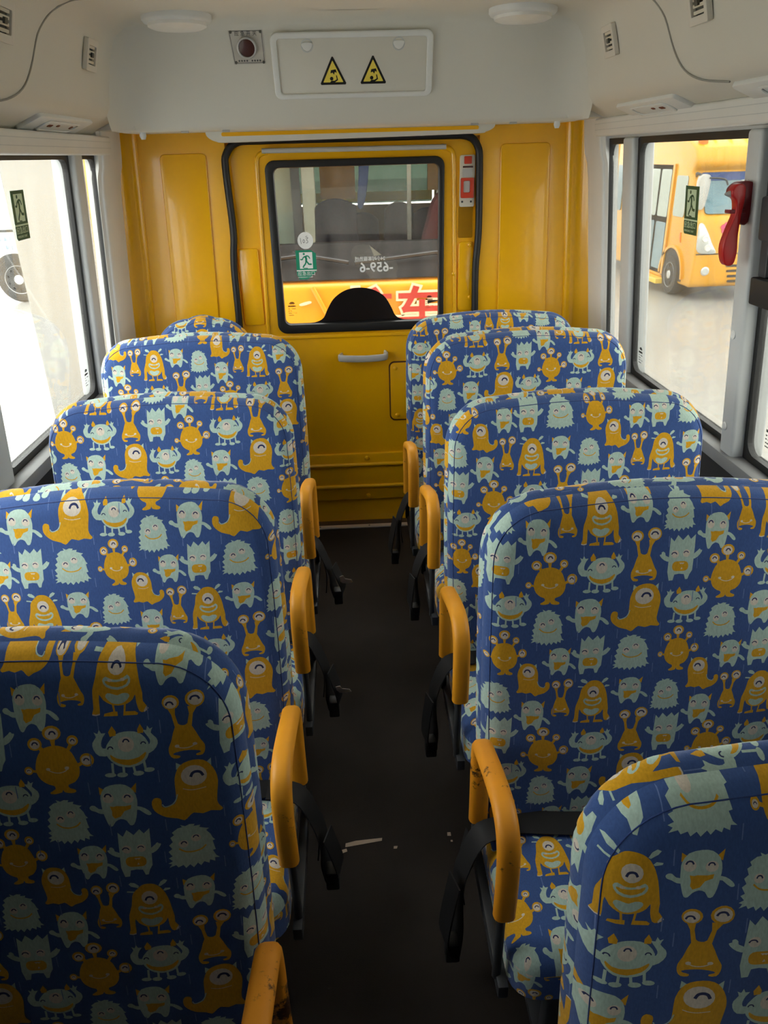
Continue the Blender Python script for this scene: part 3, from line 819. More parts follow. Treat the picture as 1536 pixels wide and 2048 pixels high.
DES['cyc'] = ((65, 815, 655, 1500), [
    po(MI, (255, 895), (180, 872), (155, 842), (180, 822), (225, 830), (268, 868)), po(MI, (480, 885), (508, 840), (550, 815), (585, 830), (560, 860), (500, 895)),
    po(MI, (200, 952), (120, 942), (128, 925), (210, 935)), po(MI, (525, 945), (550, 922), (605, 930), (600, 946), (540, 957)),
    stroke(OR, 20, (290, 1370), (300, 1465)), stroke(OR, 20, (418, 1370), (402, 1465)), po(OR, (185, 1498), (195, 1472), (290, 1455), (330, 1458), (330, 1500)), po(OR, (385, 1500), (392, 1460), (510, 1462), (540, 1482), (530, 1500)),
    sp_(OR, (250, 900), (300, 860), (365, 848), (440, 862), (500, 910), (545, 990), (575, 1090), (590, 1190), (605, 1290), (602, 1370), (650, 1440), (600, 1475), (555, 1465), (533, 1380), (530, 1300), (500, 1345), (440, 1385), (350, 1400), (270, 1385), (200, 1340), (165, 1285), (155, 1380), (150, 1470), (110, 1487), (70, 1472), (90, 1420), (95, 1320), (105, 1230), (150, 1110), (175, 990), (205, 940)),
    ell(362, 1025, 90, 86, CR), arc(360, 1030, 92, 52),
    sp_(MI, (215, 1150), (250, 1118), (300, 1140), (360, 1150), (420, 1140), (470, 1113), (500, 1150), (470, 1210), (360, 1247), (250, 1215)),
    sp_(OR, (240, 1155), (300, 1165), (360, 1170), (430, 1160), (478, 1145), (450, 1195), (360, 1222), (265, 1195)), ell(290, 1152, 26, 15, CR, 8), ell(420, 1150, 26, 15, CR, 8),
    sp_(MI, (225, 1310), (250, 1275), (300, 1285), (350, 1300), (400, 1282), (455, 1285), (470, 1315), (420, 1365), (350, 1385), (280, 1370)),
    po(CR, (70, 1470), (108, 1478), (150, 1468), (148, 1482), (108, 1490), (72, 1482)), po(CR, (630, 1420), (652, 1440), (605, 1478), (600, 1462))])
DES['two'] = ((480, 165, 915, 940), [
    po(OR, (528, 340), (607, 330), (600, 420), (622, 535), (585, 560), (563, 420)), po(OR, (735, 335), (832, 345), (782, 420), (757, 560), (712, 540), (743, 420)),
    ell(568, 278, 88, 82, OR), ell(815, 258, 100, 95, OR),
    sp_(OR, (600, 510), (640, 540), (690, 546), (740, 515), (755, 560), (790, 640), (830, 740), (862, 800), (860, 870), (830, 925), (770, 928), (766, 908), (812, 892), (800, 872), (700, 852), (600, 856), (535, 872), (545, 892), (598, 908), (590, 934), (530, 932), (495, 880), (495, 800), (530, 720), (560, 620), (585, 560)),
    ell(565, 285, 68, 63, CR), ell(820, 258, 78, 73, CR), arc(555, 287, 76, 44), arc(815, 242, 96, 50),
    stroke(CR, 11, (560, 780), (620, 815), (690, 820), (750, 800), (778, 768)), ell(582, 788, 25, 20, CR, 8), ell(765, 783, 26, 18, CR, 8)])
DES['crown'] = ((160, 815, 805, 1490), [
    sp_(MI, (315, 1200), (240, 1180), (180, 1130), (162, 1095), (190, 1085), (190, 1060), (218, 1050), (245, 1075), (252, 1110), (318, 1145)),
    sp_(MI, (665, 1175), (740, 1145), (795, 1080), (803, 1050), (782, 1048), (765, 1028), (735, 1055), (672, 1110)),
    po(MI, (320, 850), (375, 910), (430, 820), (505, 895), (580, 820), (625, 885), (697, 820), (690, 1000), (680, 1160), (668, 1340), (630, 1400), (605, 1470), (570, 1472), (545, 1395), (470, 1385), (400, 1395), (380, 1480), (320, 1485), (290, 1350), (300, 1180), (310, 1000)),
    ell(395, 1092, 58, 58, CR), ell(568, 1087, 55, 55, CR), arc(382, 1080, 78, 36), arc(562, 1068, 70, 30),
    (rrect(358, 605, 1200, 1345, 62, 3), OR), po(CR, (465, 1222), (545, 1222), (520, 1245), (500, 1235), (485, 1245)), po(CR, (490, 1320), (505, 1285), (520, 1315))])
DES['tail'] = ((205, 1005, 965, 1735), [
    po(MI, (515, 1100), (522, 1015), (590, 1060)), po(MI, (840, 1055), (897, 1005), (892, 1105)),
    sp_(OR, (480, 1270), (490, 1190), (530, 1090), (600, 1030), (710, 1005), (810, 1020), (880, 1080), (930, 1180), (945, 1290), (925, 1420), (910, 1540), (930, 1600), (962, 1640), (930, 1670), (830, 1655), (740, 1680), (640, 1655), (580, 1700), (530, 1735), (460, 1700), (340, 1665), (250, 1600), (210, 1530), (212, 1450), (250, 1410), (305, 1425), (315, 1470), (310, 1520), (350, 1545), (420, 1525), (470, 1480)),
    ell(695, 1195, 140, 125, CR, 18), arc(725, 1172, 135, 75),
    stroke(CR, 9, (560, 1340), (620, 1363), (700, 1370), (810, 1353)), stroke(MI, 13, (318, 1500), (345, 1536), (420, 1518), (466, 1472), (492, 1400))])

TW, TH = 0.305, 0.339
TILE = [('tail', .296, .648, .059, .066, 1), ('two', .348, .612, .038, .077, 0), ('cyc', .404, .604, .070, .091, 0), ('horn', .470, .621, .069, .053, 0), ('fur', .537, .609, .055, .065, 0),
        ('horn', .296, .575, .067, .062, 0), ('two', .481, .539, .052, .092, 0), ('crown', .541, .531, .073, .080, 0), ('round', .321, .842, .088, .096, 0), ('wide', .405, .850, .081, .072, 0),
        ('tail', .470, .783, .088, .089, 0), ('wide', .556, .785, .077, .070, 0), ('fur', .318, .751, .058, .069, 0), ('horn', .386, .772, .077, .064, 0), ('round', .552, .701, .073, .089, 0),
        ('horn', .340, .685, .061, .054, 0), ('crown', .395, .696, .070, .076, 0), ('fur', .469, .697, .067, .070, 0)]
DASH = [(.262, .80), (.275, .71), (.285, .61), (.30, .665 + .05), (.325, .66), (.333, .585), (.352, .80), (.37, .735), (.37, .652), (.375, .55), (.36, .84), (.44, .81), (.44, .735), (.433, .685), (.443, .64), (.437, .56), (.45, .88), (.512, .82), (.515, .745), (.508, .665), (.508, .60), (.52, .56), (.52, .715), (.265, .86)]

def norm_design(name, mirror):
    (x0, y0, x1, y1), shapes = DES[name]
    cx, cy, w, h = (x0 + x1) / 2, (y0 + y1) / 2, x1 - x0, y1 - y0
    out = []
    for pts, c in shapes:
        p = [((x - cx) / w * (-1 if mirror else 1), -(y - cy) / h) for x, y in pts]
        out.append((p, c))
    return out
NORM = {(n_, m_): norm_design(n_, m_) for n_ in DES for m_ in (0, 1)}

def ccw(p):
    a = sum(p[i - 1][0] * p[i][1] - p[i][0] * p[i - 1][1] for i in range(len(p)))
    return p if a > 0 else p[::-1]

def fabric_cut(outline, rings, grid, phase, swap=False):
    """cut the cloth outline along every woven figure; returns points, triangles and the colour of each triangle"""
    us = [p[0] for p in outline]; vs_ = [p[1] for p in outline]
    u0, u1, v0, v1 = min(us), max(us), min(vs_), max(vs_)
    tw, th = (TH, TW) if swap else (TW, TH)
    P = []; F = []; C = []; E_ = []
    def poly(pts, c):
        k = len(P)
        P.extend(V(q) for q in ccw(pts))
        F.append(list(range(k, k + len(pts))))
        C.append(c)
    poly(outline, BL)
    def place(cu, cv, hw, hh, shapes):
        if swap: cu, cv, hw, hh = cv, cu, hh, hw
        for i in range(int(math.floor((u0 - cu - hw) / tw)), int(math.ceil((u1 - cu + hw) / tw)) + 1):
            for j in range(int(math.floor((v0 - cv - hh) / th)), int(math.ceil((v1 - cv + hh) / th)) + 1):
                a = cu + i * tw; b = cv + j * th
                if a + hw < u0 or a - hw > u1 or b + hh < v0 or b - hh > v1: continue
                for pts, c in shapes:
                    if swap: q = [(a + y, b + x) for x, y in pts]
                    else: q = [(a + x, b + y) for x, y in pts]
                    if max(p[0] for p in q) > u0 and min(p[0] for p in q) < u1 and max(p[1] for p in q) > v0 and min(p[1] for p in q) < v1: poly(q, c)
    for n_, cu, cv, w, h, mi in TILE:
        place(cu + phase[0], cv + phase[1], w / 2, h / 2, [([(x * w, y * h) for x, y in pts], c) for pts, c in NORM[(n_, mi)]])
    for cu, cv in DASH:
        place(cu + phase[0], cv + phase[1], 0.001, 0.011, [([(-0.0006, -0.009), (0.0006, -0.009), (0.0006, 0.009), (-0.0006, 0.009)], DA)])
    for r in rings:
        k = len(P)
        P.extend(V(q) for q in r)
        E_ += [(k + i, k + (i + 1) % len(r)) for i in range(len(r))]
    for q in grid: P.append(V(q))
    ov, oe, of, _, _, oid = delaunay_2d_cdt(P, E_, F, 1, 1e-6)
    T = []; CC = []
    for f, ids in zip(of, oid):
        if 0 in ids:
            T.append(tuple(f)); CC.append(C[max(ids)])
    used = sorted({i for t in T for i in t})
    mp = {a: b for b, a in enumerate(used)}
    return np.array([(ov[i].x, ov[i].y) for i in used]), [tuple(mp[i] for i in t) for t in T], CC

def dist_to(outline, pts):
    A = np.array(outline); B = np.roll(A, -1, axis=0)
    d = np.full(len(pts), 1e9)
    for a, b in zip(A, B):
        ab = b - a
        t = np.clip(((pts - a) @ ab) / max(1e-12, ab @ ab), 0, 1)
        q = a + t[:, None] * ab
        d = np.minimum(d, np.hypot(*(pts - q).T))
    return d

def inset(outline, e):
    A = np.array(outline)
    n = len(A)
    out = []
    for i in range(n):
        t = A[(i + 1) % n] - A[i - 1]
        t = t / (np.linalg.norm(t) + 1e-12)
        out.append(tuple(A[i] + e * np.array((-t[1], t[0]))))
    return out

def cloth_mesh(name, pts3, T, CC, flip=False):
    me = bpy.data.meshes.new(name)
    if flip: T = [t[::-1] for t in T]
    me.from_pydata([tuple(p) for p in pts3], [], T)
    for m in FAB: me.materials.append(m)
    me.polygons.foreach_set('material_index', CC)
    me.polygons.foreach_set('use_smooth', [True] * len(T))
    me.update()
    return me

SLOPE = 0.13
ZT, ZB, TK = 0.98, 0.30, 0.07

def back_outline(W, rc):
    h = W / 2
    pts = []
    # counter-clockwise from the bottom right
    pts += [(h - 0.03 + 0.03 * math.sin(a), ZB + 0.03 - 0.03 * math.cos(a)) for a in np.linspace(0, PI / 2, 4)]
    pts += [(h + 0.004 * math.sin(PI * t), ZB + 0.03 + (ZT - 0.012 - rc - ZB - 0.03) * t) for t in np.linspace(0.06, 0.97, 14)]
    pts += [(h - rc + rc * math.cos(a), ZT - 0.012 - rc + rc * math.sin(a)) for a in np.linspace(0, PI / 2, 12)]
    x1 = h - rc
    pts += [(x1 - 2 * x1 * t, ZT - 0.012 + 0.012 * math.sin(PI * t)) for t in np.linspace(0.05, 0.95, 15)]
    m = [(-x, z) for x, z in pts]
    right = pts[:30]
    pts = right + pts[30:] + [(-x, z) for x, z in reversed(right)]
    return [(float(a), float(b)) for a, b in pts]

def lift_back(x, z, d, r=0.034, puff=0.012):
    dd = np.clip(d, 0, r)
    off = r - np.sqrt(np.maximum(0, r * r - (r - dd) ** 2))
    s = np.clip(d / 0.16, 0, 1)
    s = s * s * (3 - 2 * s)
    y = -TK + SLOPE * (z - ZT) + off - puff * s
    return np.stack([x, y, z], 1)

def make_backrest(W, rc, phase, seed, parent):
    rnd = random.Random(seed)
    out = back_outline(W, rc)
    rings = [inset(out, e) for e in (0.0015, 0.006, 0.015, 0.026, 0.034)]
    ga = np.array([(-W / 2 + W * i / 20, ZB + (ZT - ZB) * j / 22) for i in range(1, 20) for j in range(1, 22)])
    core = np.array(inset(out, 0.04)); nx_ = np.roll(core, -1, 0) - core
    ok = np.all([(ga - c) @ np.array((-e[1], e[0])) > 0 for c, e in zip(core, nx_)], axis=0)
    pts, T, CC = fabric_cut(out, rings, [tuple(q) for q in ga[ok]], phase)
    d = dist_to(out, pts)
    p3 = lift_back(pts[:, 0], pts[:, 1], d)
    bk = link('backrest', cloth_mesh('backrest', p3, T, CC), parent)
    # side band: strip of the same cloth running round the edge
    o3 = np.array(out)
    seg = np.hypot(*(np.roll(o3, -1, 0) - o3).T)
    s = np.concatenate([[0], np.cumsum(seg[:-1])])
    L = s[-1]
    nb = len(out) - 1
    depth = TK - 0.034
    pts, T, CC = fabric_cut([(0, 0), (L, 0), (L, depth), (0, depth)], [[(float(q), 0), (float(q), depth)] for q in s[1:-1]], [(float(q), depth * k / 4) for q in s[1:-1] for k in (1, 2, 3)], (rnd.uniform(0, .3), rnd.uniform(0, .3)), swap=True)
    px = np.interp(pts[:, 0], s, o3[:, 0]); pz = np.interp(pts[:, 0], s, o3[:, 1])
    tx = np.gradient(o3[:, 0], s); tz = np.gradient(o3[:, 1], s)
    nx = np.interp(pts[:, 0], s, tz); nz = np.interp(pts[:, 0], s, -tx)
    w = pts[:, 1] / depth
    bul = 0.006 * np.sin(PI * w) - 0.012 * np.clip((w - 0.7) / 0.3, 0, 1) ** 2
    y = -TK + 0.034 + pts[:, 1] + SLOPE * (pz - ZT)
    p3 = np.stack([px + nx * bul, y, pz + nz * bul], 1)
    link('side_band', cloth_mesh('side_band', p3, T, CC, flip=True), bk)
    # piped seam and back shell
    q = np.array(inset(out, 0.011))
    q3 = lift_back(q[:, 0], q[:, 1], np.full(len(q), 0.011))
    MB().tube([tuple(c) for c in q3], 0.0009, n=6).build('piped_seam', M['bluedark'], bk, smooth=True, angle=80)
    MB().prism(inset(out, 0.0125), lambda u, v, w_: (u, w_ + SLOPE * (v - ZT), v), -0.012, 0.0005).build('back_shell', M['blue'], bk, bevel=0.003)
    return bk

CZ = 0.335
def make_cushion(W, parent, seed, y0=-0.43, y1=-0.115):
    rnd = random.Random(seed)
    out = rrect(-W / 2, W / 2, y0, y1, (0.015, 0.015, 0.05, 0.05), 6)
    rings = [inset(out, e) for e in (0.002, 0.010, 0.022, 0.04)]
    grid = [(-W / 2 + W * i / 16, y0 + (y1 - y0) * j / 9) for i in range(2, 15) for j in range(2, 8)]
    pts, T, CC = fabric_cut(out, rings, grid, (rnd.uniform(0, .3), rnd.uniform(0, .3)))
    d = dist_to(out, pts)
    r = 0.04
    dd = np.clip(d, 0, r)
    off = r - np.sqrt(np.maximum(0, r * r - (r - dd) ** 2))
    s = np.clip(d / 0.12, 0, 1)
    z = CZ - off + 0.010 * s * s * (3 - 2 * s) + 0.02 * (y1 - pts[:, 1] - 0.15)
    cu = link('cushion', cloth_mesh('cushion', np.stack([pts[:, 0], pts[:, 1], z], 1), T, CC), parent)
    o3 = np.array(out + [out[0]])
    s = np.concatenate([[0], np.cumsum(np.hypot(*np.diff(o3, axis=0).T))])
    L = s[-1]; hgt = 0.06
    pts, T, CC = fabric_cut([(0, 0), (L, 0), (L, hgt), (0, hgt)], [[(float(q), 0), (float(q), hgt)] for q in s[1:-1]], [], (rnd.uniform(0, .3), rnd.uniform(0, .3)))
    px = np.interp(pts[:, 0], s, o3[:, 0]); py = np.interp(pts[:, 0], s, o3[:, 1])
    zt = CZ - 0.04 + 0.02 * (y1 - py - 0.15)
    z = zt - hgt + pts[:, 1]
    link('cushion_band', cloth_mesh('cushion_band', np.stack([px, py, z], 1), T, CC), cu)
    MB().prism(inset(out, 0.02), lambda u, v, w_: (u, v, w_), 0.215, 0.25).build('seat_pan', M['steel'], cu)
    return cu

def rsec(w, h, r, n=3):
    return [(b, a) for a, b in rrect(-w / 2, w / 2, -h / 2, h / 2, r, n)]

def make_armrest(sgn, W, parent, m):
    """an n-shaped foam-covered bar on the aisle side; sgn=+1 puts it on the +x side"""
    x = sgn * (W / 2 + 0.012)
    path = catmull([(x, -0.148, 0.345), (x, -0.150, 0.43), (x, -0.150, 0.505), (x, -0.162, 0.538), (x, -0.20, 0.553), (x, -0.28, 0.578), (x, -0.345, 0.590), (x, -0.383, 0.575), (x, -0.398, 0.535), (x, -0.397, 0.47), (x, -0.392, 0.405)], 4, closed=False)
    sec = rsec(0.036, 0.028, 0.012)
    mb = MB()
    # section: wide across x
    mb.tube(path, 0, sec=[(a, b) for b, a in sec], up=(sgn, 0, 0))
    arm = mb.build('armrest', m, parent, smooth=True, angle=70)
    for y, z in ((-0.148, 0.345), (-0.392, 0.405)):
        MB().tube([(x + sgn * 0.004, y, z + 0.01), (x + sgn * 0.004, y + 0.01, 0.235)], 0.008, n=8).build('steel_stub', M['steel'], arm, smooth=True, angle=60)
    MB().box(min(x - 0.006, x + 0.012), max(x - 0.006, x + 0.012), -0.41, -0.10, 0.215, 0.245).build('side_rail', M['steel'], arm, bevel=0.003)
    return arm

def ribbon(path, w, side, m, name, parent, t=0.0015):
    q = catmull(path, 5, closed=False)
    return MB().tube(q, 0, sec=[(-w / 2, -t), (w / 2, -t), (w / 2, t), (-w / 2, t)], up=side).build(name, m, parent, smooth=True, angle=50)

SEATS = {}
def make_seat(key, X, Y, zoff, W, rc, phase, sgn, label, arm=True, armmat='foam', belt=None, seed=1):
    t = tag(empty('bus_seat', (X, Y, 0)), label, 'seat', 'monster-print bus seats')
    objs = []
    bk = make_backrest(W, rc, phase, seed, t); objs.append(bk)
    cu = make_cushion(W, t, seed + 50); objs.append(cu)
    if arm: objs.append(make_armrest(sgn, W, t, M[armmat]))
    # lap belt lying in the crease, and its loose end over the aisle edge
    lb = ribbon([(-W / 2 + 0.04, -0.165, 0.352), (-0.12, -0.185, 0.358), (0.0, -0.178, 0.357), (0.14, -0.186, 0.358), (W / 2 - 0.04, -0.165, 0.352)], 0.045, (0, 1, 0.25), M['belt'], 'lap_belt', t); objs.append(lb)
    if belt:
        s = sgn
        e = s * (W / 2)
        loop = [(e - s * 0.05, -0.185, 0.361), (e + s * 0.012, -0.19, 0.352), (e + s * 0.045, -0.20, 0.29), (e + s * (0.05 + 0.02 * belt['out']), -0.21, 0.24), (e + s * (0.045 + 0.035 * belt['out']), -0.22, 0.24 - 0.09 * belt['drop']),
                (e + s * (0.055 + 0.045 * belt['out']), -0.235, 0.225 - 0.12 * belt['drop']), (e + s * (0.07 + 0.05 * belt['out']), -0.24, 0.235 - 0.08 * belt['drop']), (e + s * (0.06 + 0.02 * belt['out']), -0.23, 0.28)]
        b1 = ribbon(loop, 0.046, (0.25 * s, 1, 0.1), M['belt'], 'seat_belt', t); objs.append(b1)
        tail = [(e + s * 0.03, -0.15, 0.30), (e + s * 0.045, -0.16, 0.22), (e + s * 0.04, -0.165, 0.15)]
        b2 = ribbon(tail, 0.046, (0, 1, 0), M['belt'], 'seat_belt', t); objs.append(b2)
        p = (e + s * (0.055 + 0.045 * belt['out']), -0.25, 0.225 - 0.11 * belt['drop'])
        MB().box(p[0] - 0.014, p[0] + 0.014, p[1] - 0.004, p[1] + 0.030, p[2] - 0.03, p[2] + 0.02).build('buckle', M['black'], b1, bevel=0.004)
        if belt.get('tag'):
            q = (p[0] + s * 0.022, p[1] + 0.004, p[2] + 0.055)
            mb = MB().prism([(-0.014, 0.024), (-0.002, 0.030), (0.002, 0.012), (0.022, 0.006), (0.026, -0.010), (0.012, -0.016), (-0.012, -0.012)], lambda u, v, w: (q[0] + s * u, q[1] - w - v * 0.6, q[2] + v), 0, 0.001)
            mb.build('belt_label', M['tag'], b1)
    for o in objs: o.location.z = zoff
    for x in (-W / 2 + 0.09, W / 2 - 0.09):
        lg = MB()
        lg.tube([(x, -0.17, 0.22 + zoff), (x, -0.16, 0.02)], 0, sec=rsec(0.03, 0.03, 0.006), up=(1, 0, 0))
        lg.tube([(x, -0.38, 0.22 + zoff), (x, -0.36, 0.02)], 0, sec=rsec(0.03, 0.03, 0.006), up=(1, 0, 0))
        lg.box(x - 0.022, x + 0.022, -0.42, -0.12, 0.0, 0.02)
        lg.build('leg', M['steel'], t, bevel=0.002)
    SEATS[key] = t
    return t

LX, RX, SW_ = -0.463, 0.513, 0.60
make_seat('L1', LX, 0.815, -0.010, SW_, .105, (-0.246, 0.338), 1, 'blue monster-print double seat nearest the camera on the left, with badly pitted armrest', armmat='foampitted', seed=1)
make_seat('L2', LX, 1.306, -0.016, SW_, .105, (-0.2335, 0.153), 1, 'blue monster-print double seat on the left, second from the camera', belt=dict(out=0.4, drop=0.5), seed=2)
make_seat('L3', LX, 1.822, 0.0, SW_, .105, (-0.564, 0.053), 1, 'blue monster-print double seat on the left, third from the camera', belt=dict(out=0.35, drop=0.55, tag=True), seed=3)
make_seat('L4', LX, 2.29, 0.047, SW_, .105, (-0.532, 0.304), 1, 'blue monster-print double seat on the left, fourth from the camera', belt=dict(out=0.6, drop=0.45, tag=True), seed=4)
make_seat('L5', -0.541, 2.78, 0.009, 0.35, .125, (-0.479, 0.119), 1, 'narrow single monster-print seat with rounded top against the yellow wall at the rear left', arm=False, seed=5)
make_seat('R1', RX, 0.57, -0.026, SW_, .105, (-0.667, 0.266), -1, 'blue monster-print double seat nearest the camera on the right, cut by the frame', seed=6)
make_seat('R2', RX, 1.169, 0.0, SW_, .105, (-0.513, 0.0), -1, 'blue monster-print double seat on the right, second from the camera, with scuffed armrest', armmat='foamworn', belt=dict(out=0.35, drop=1.1), seed=7)
make_seat('R3', RX, 1.667, 0.016, SW_, .105, (-0.517, 0.248), -1, 'blue monster-print double seat on the right, third from the camera', belt=dict(out=0.1, drop=0.8), seed=8)
make_seat('R4', RX, 2.20, 0.047, SW_, .105, (-0.559, 0.046), -1, 'blue monster-print double seat on the right, fourth from the camera', belt=dict(out=0.0, drop=0.6), seed=9)
make_seat('R5', RX - 0.015, 2.69, 0.007, SW_, .105, (-0.361, 0.355), -1, 'blue monster-print double seat on the right in front of the yellow back wall', belt=dict(out=0.4, drop=0.9), seed=10)

# ================================================================== stickers and small fittings
def map_text(me, fn, cu, cv, w, sx=1):
    for v in me.vertices:
        v.co = V(fn(cu + sx * v.co.x, cv + v.co.y, w + v.co.z))
    if sx < 0: me.flip_normals()
    me.update()
    return me

def exit_sticker(label, fn, u, v, w, h, sx, lift, field, pale, cut=False):
    """running-man exit sign; (u,v) lower left as read, w x h metres"""
    t = tag(empty('exit_sticker'), label, 'sticker', 'emergency exit stickers')
    g = lambda a, b: (u + sx * a * w, v + b * h)
    out = [(0, 0.16), (0.12, 0.0), (0.55, 0.0), (1, 0.28), (1, 0.88), (0.75, 1), (0, 1)] if cut else [(0, 0.05), (0.08, 0), (1, 0), (1, 1), (0, 1)]
    MB().prism([g(*p) for p in out], fn, lift, lift + 0.0006).build('field', field, t)
    MB().prism([g(*p) for p in [(0.17, 0.37), (0.82, 0.37), (0.82, 0.93), (0.17, 0.93)]], fn, lift + 0.0007, lift + 0.001).build('doorway', pale, t)
    MB().prism([g(*p) for p in [(0.0, 0.285), (1, 0.285), (1, 0.32), (0, 0.32)]], fn, lift + 0.0007, lift + 0.001).build('stripe', pale, t)
    mb = MB()
    q = lambda a, b: g(0.17 + 0.65 * a, 0.37 + 0.56 * b)
    for s_ in (stroke(0, .15, (.46, .76), (.52, .60), (.50, .44)), stroke(0, .075, (.46, .76), (.30, .68), (.22, .56), (.06, .57)), stroke(0, .075, (.48, .77), (.68, .76), (.80, .60)),
               stroke(0, .10, (.52, .46), (.64, .34), (.70, .27), (.92, .26)), stroke(0, .10, (.50, .46), (.44, .30), (.30, .16), (.24, .06)), ell(.36, .90, .085, .07, 0, 12), stroke(0, .04, (.28, .03), (.60, .02))):
        mb.prism([q(*p) for p in s_[0]], fn, lift + 0.0011, lift + 0.0014)
    mb.build('running_figure', field, t)
    c = g(0.48, 0.19)
    link('lettering', map_text(text_mesh('exit_text', '应急出口', w * 0.22, pale), fn, c[0], c[1], lift + 0.0008, sx), t)
    c = g(0.42, 0.07)
    link('lettering', map_text(text_mesh('exit_text_small', 'EMERGENCY EXIT', w * 0.09, pale), fn, c[0], c[1], lift + 0.0008, sx), t)
    return t

gY = lambda u, v, w: (u, 3.032 - w, v)
exit_sticker('green running-man exit sticker with torn corners on the back window', gY, -0.204, 1.068, 0.078, 0.108, 1, 0.0005, M['green'], M['paper'], cut=True)
exit_sticker('dark green exit sticker on the left window', fnL, 2.055, 1.325, 0.085, 0.118, 1, -0.0035, M['dgreen'], M['palegreen'])
exit_sticker('dark green exit sticker on the right window in front of the yellow bus', fnR, 2.155, 1.282, 0.085, 0.122, -1, -0.0035, M['dgreen'], M['palegreen'])

t = tag(empty('number_sticker'), 'round white paper sticker with handwritten 103 on the back window', 'sticker')
MB().prism([(-0.163 + 0.030 * math.cos(a), 1.211 + 0.031 * math.sin(a)) for a in [2 * PI * i / 32 for i in range(32)]], gY, 0.0004, 0.001).build('paper_disc', M['paper'], t)
mb = MB()
for pts in ([(-0.0185, 0.010), (-0.0175, -0.002), (-0.016, -0.012)], [(-0.0095, -0.002), (-0.0075, -0.008), (-0.0035, -0.006), (-0.0035, 0.001), (-0.007, 0.004), (-0.0095, -0.001)],
            [(0.002, 0.008), (0.008, 0.011), (0.010, 0.009), (0.005, 0.002), (0.009, -0.002), (0.008, -0.008), (0.002, -0.009)], [(0.001, 0.014), (0.008, 0.016)]):
    mb.prism([(-0.163 + a, 1.211 + b) for a, b in stroke(0, 0.0016, *pts)[0]], gY, 0.0011, 0.0013)
mb.build('handwriting', M['ink'], t)

t = tag(empty('torn_phone_sticker'), 'torn clear sticker with white mirror-written phone number on the back window', 'sticker')
torn = [(0.012, 1.168), (0.025, 1.186), (0.060, 1.192), (0.083, 1.186), (0.10, 1.172), (0.128, 1.150), (0.160, 1.142), (0.186, 1.124), (0.194, 1.098), (0.186, 1.078), (0.188, 1.058), (0.15, 1.048), (0.092, 1.052), (0.078, 1.070), (0.060, 1.090), (0.030, 1.112), (0.018, 1.130), (0.010, 1.150)]
MB().prism(torn, gY, 0.0003, 0.0007).build('film', M['clearfilm'], t)
link('lettering', map_text(text_mesh('phone', '-659-6', 0.050, M['paper'], mirror=True, offset=0.0009), gY, 0.107, 1.103, 0.0008), t)
link('lettering', map_text(text_mesh('phone_small', '24小时客服热线', 0.017, M['paper'], mirror=True), gY, 0.083, 1.136, 0.0008), t)
MB().prism([(0.083, 1.186), (0.128, 1.150), (0.10, 1.146), (0.092, 1.166)], gY, 0.0008, 0.0012).build('peeling_flap', M['coachtrim'], t)

t = tag(empty('clear_film'), 'rectangular sheet of clear film across the back window', 'film')
MB().prism([(-0.208, 1.392), (-0.195, 1.235), (0.270, 1.222), (0.262, 1.400)], lambda u, v, w: (u, 3.0325 + w, v), -0.0004, 0.0004).build('sheet', M['clearfilm'], t)

def glass_mark(fn, u, v, s, sx, parent, lift):
    mb = MB()
    for r in (1.0, 0.6):
        pts = [(r * math.cos(a), 0.6 * r * math.sin(a)) for a in np.linspace(0.15 * PI, 0.85 * PI, 7)]
        mb.prism([(u + sx * a * s * 0.6, v + s * 1.1 + b * s * 0.9) for a, b in stroke(0, 0.22, *pts)[0]], fn, lift, lift + 0.0003)
    rnd = random.Random(3)
    for row in range(5):
        x = -1.0
        while x < 0.8:
            L = rnd.uniform(0.15, 0.5)
            if row == 0 or rnd.random() < 0.7:
                mb.prism([(u + sx * (x + a * L) * s * 0.8, v + (0.75 - row * 0.42) * s + b * s * (0.3 if row == 0 else 0.12)) for a, b in ((0, 0), (0.8, 0), (0.8, 1), (0, 1))], fn, lift, lift + 0.0003)
            x += L
    return mb.build('glass_mark', M['blackprint'], parent)
glass_mark(lambda u, v, w: (u, 0.033 - w, v), -0.233, 0.948, 0.020, 1, win, 0.0005)
glass_mark(lambda u, v, w: (u, 0.033 - w, v), 0.316, 0.958, 0.018, 1, win, 0.0005)
wins = {o.name: o for o in bpy.data.objects if o.name.startswith('window_') and o.parent is None}
glass_mark(fnL, 2.43, 0.86, 0.020, 1, wins['window_2'], -0.0035)
glass_mark(fnR, 2.44, 0.86, 0.020, -1, wins['window_5' if 'window_7' not in wins else 'window_6'], -0.0035)
glass_mark(fnR, 1.60, 0.87, 0.022, -1, wins['window_6' if 'window_7' not in wins else 'window_7'], -0.0035)

# ---- emergency hammer on the right-hand post
ham = tag(empty('emergency_hammer'), 'red emergency window hammer in a dark red holder on the right post', 'hammer')
hy = 1.722
fx = lambda y: (lambda u, v, w: (u, y + w, v))
hold = catmull([(0.889, 1.345), (0.889, 1.415), (0.879, 1.428), (0.859, 1.426), (0.845, 1.414), (0.846, 1.400), (0.859, 1.402), (0.867, 1.392), (0.869, 1.345)], 3)
MB().prism(hold, fx(hy), -0.004, 0.034).build('holder', M['darkred'], ham, bevel=0.003)
hm = catmull([(0.845, 1.424), (0.835, 1.414), (0.835, 1.400), (0.845, 1.390), (0.849, 1.365), (0.841, 1.335), (0.833, 1.300), (0.837, 1.272), (0.847, 1.256), (0.863, 1.258), (0.867, 1.285), (0.863, 1.320), (0.863, 1.360), (0.865, 1.395), (0.861, 1.420)], 3)
MB().prism(hm, fx(hy), -0.020, 0.004).build('handle', M['red'], ham, bevel=0.005, seg=3)
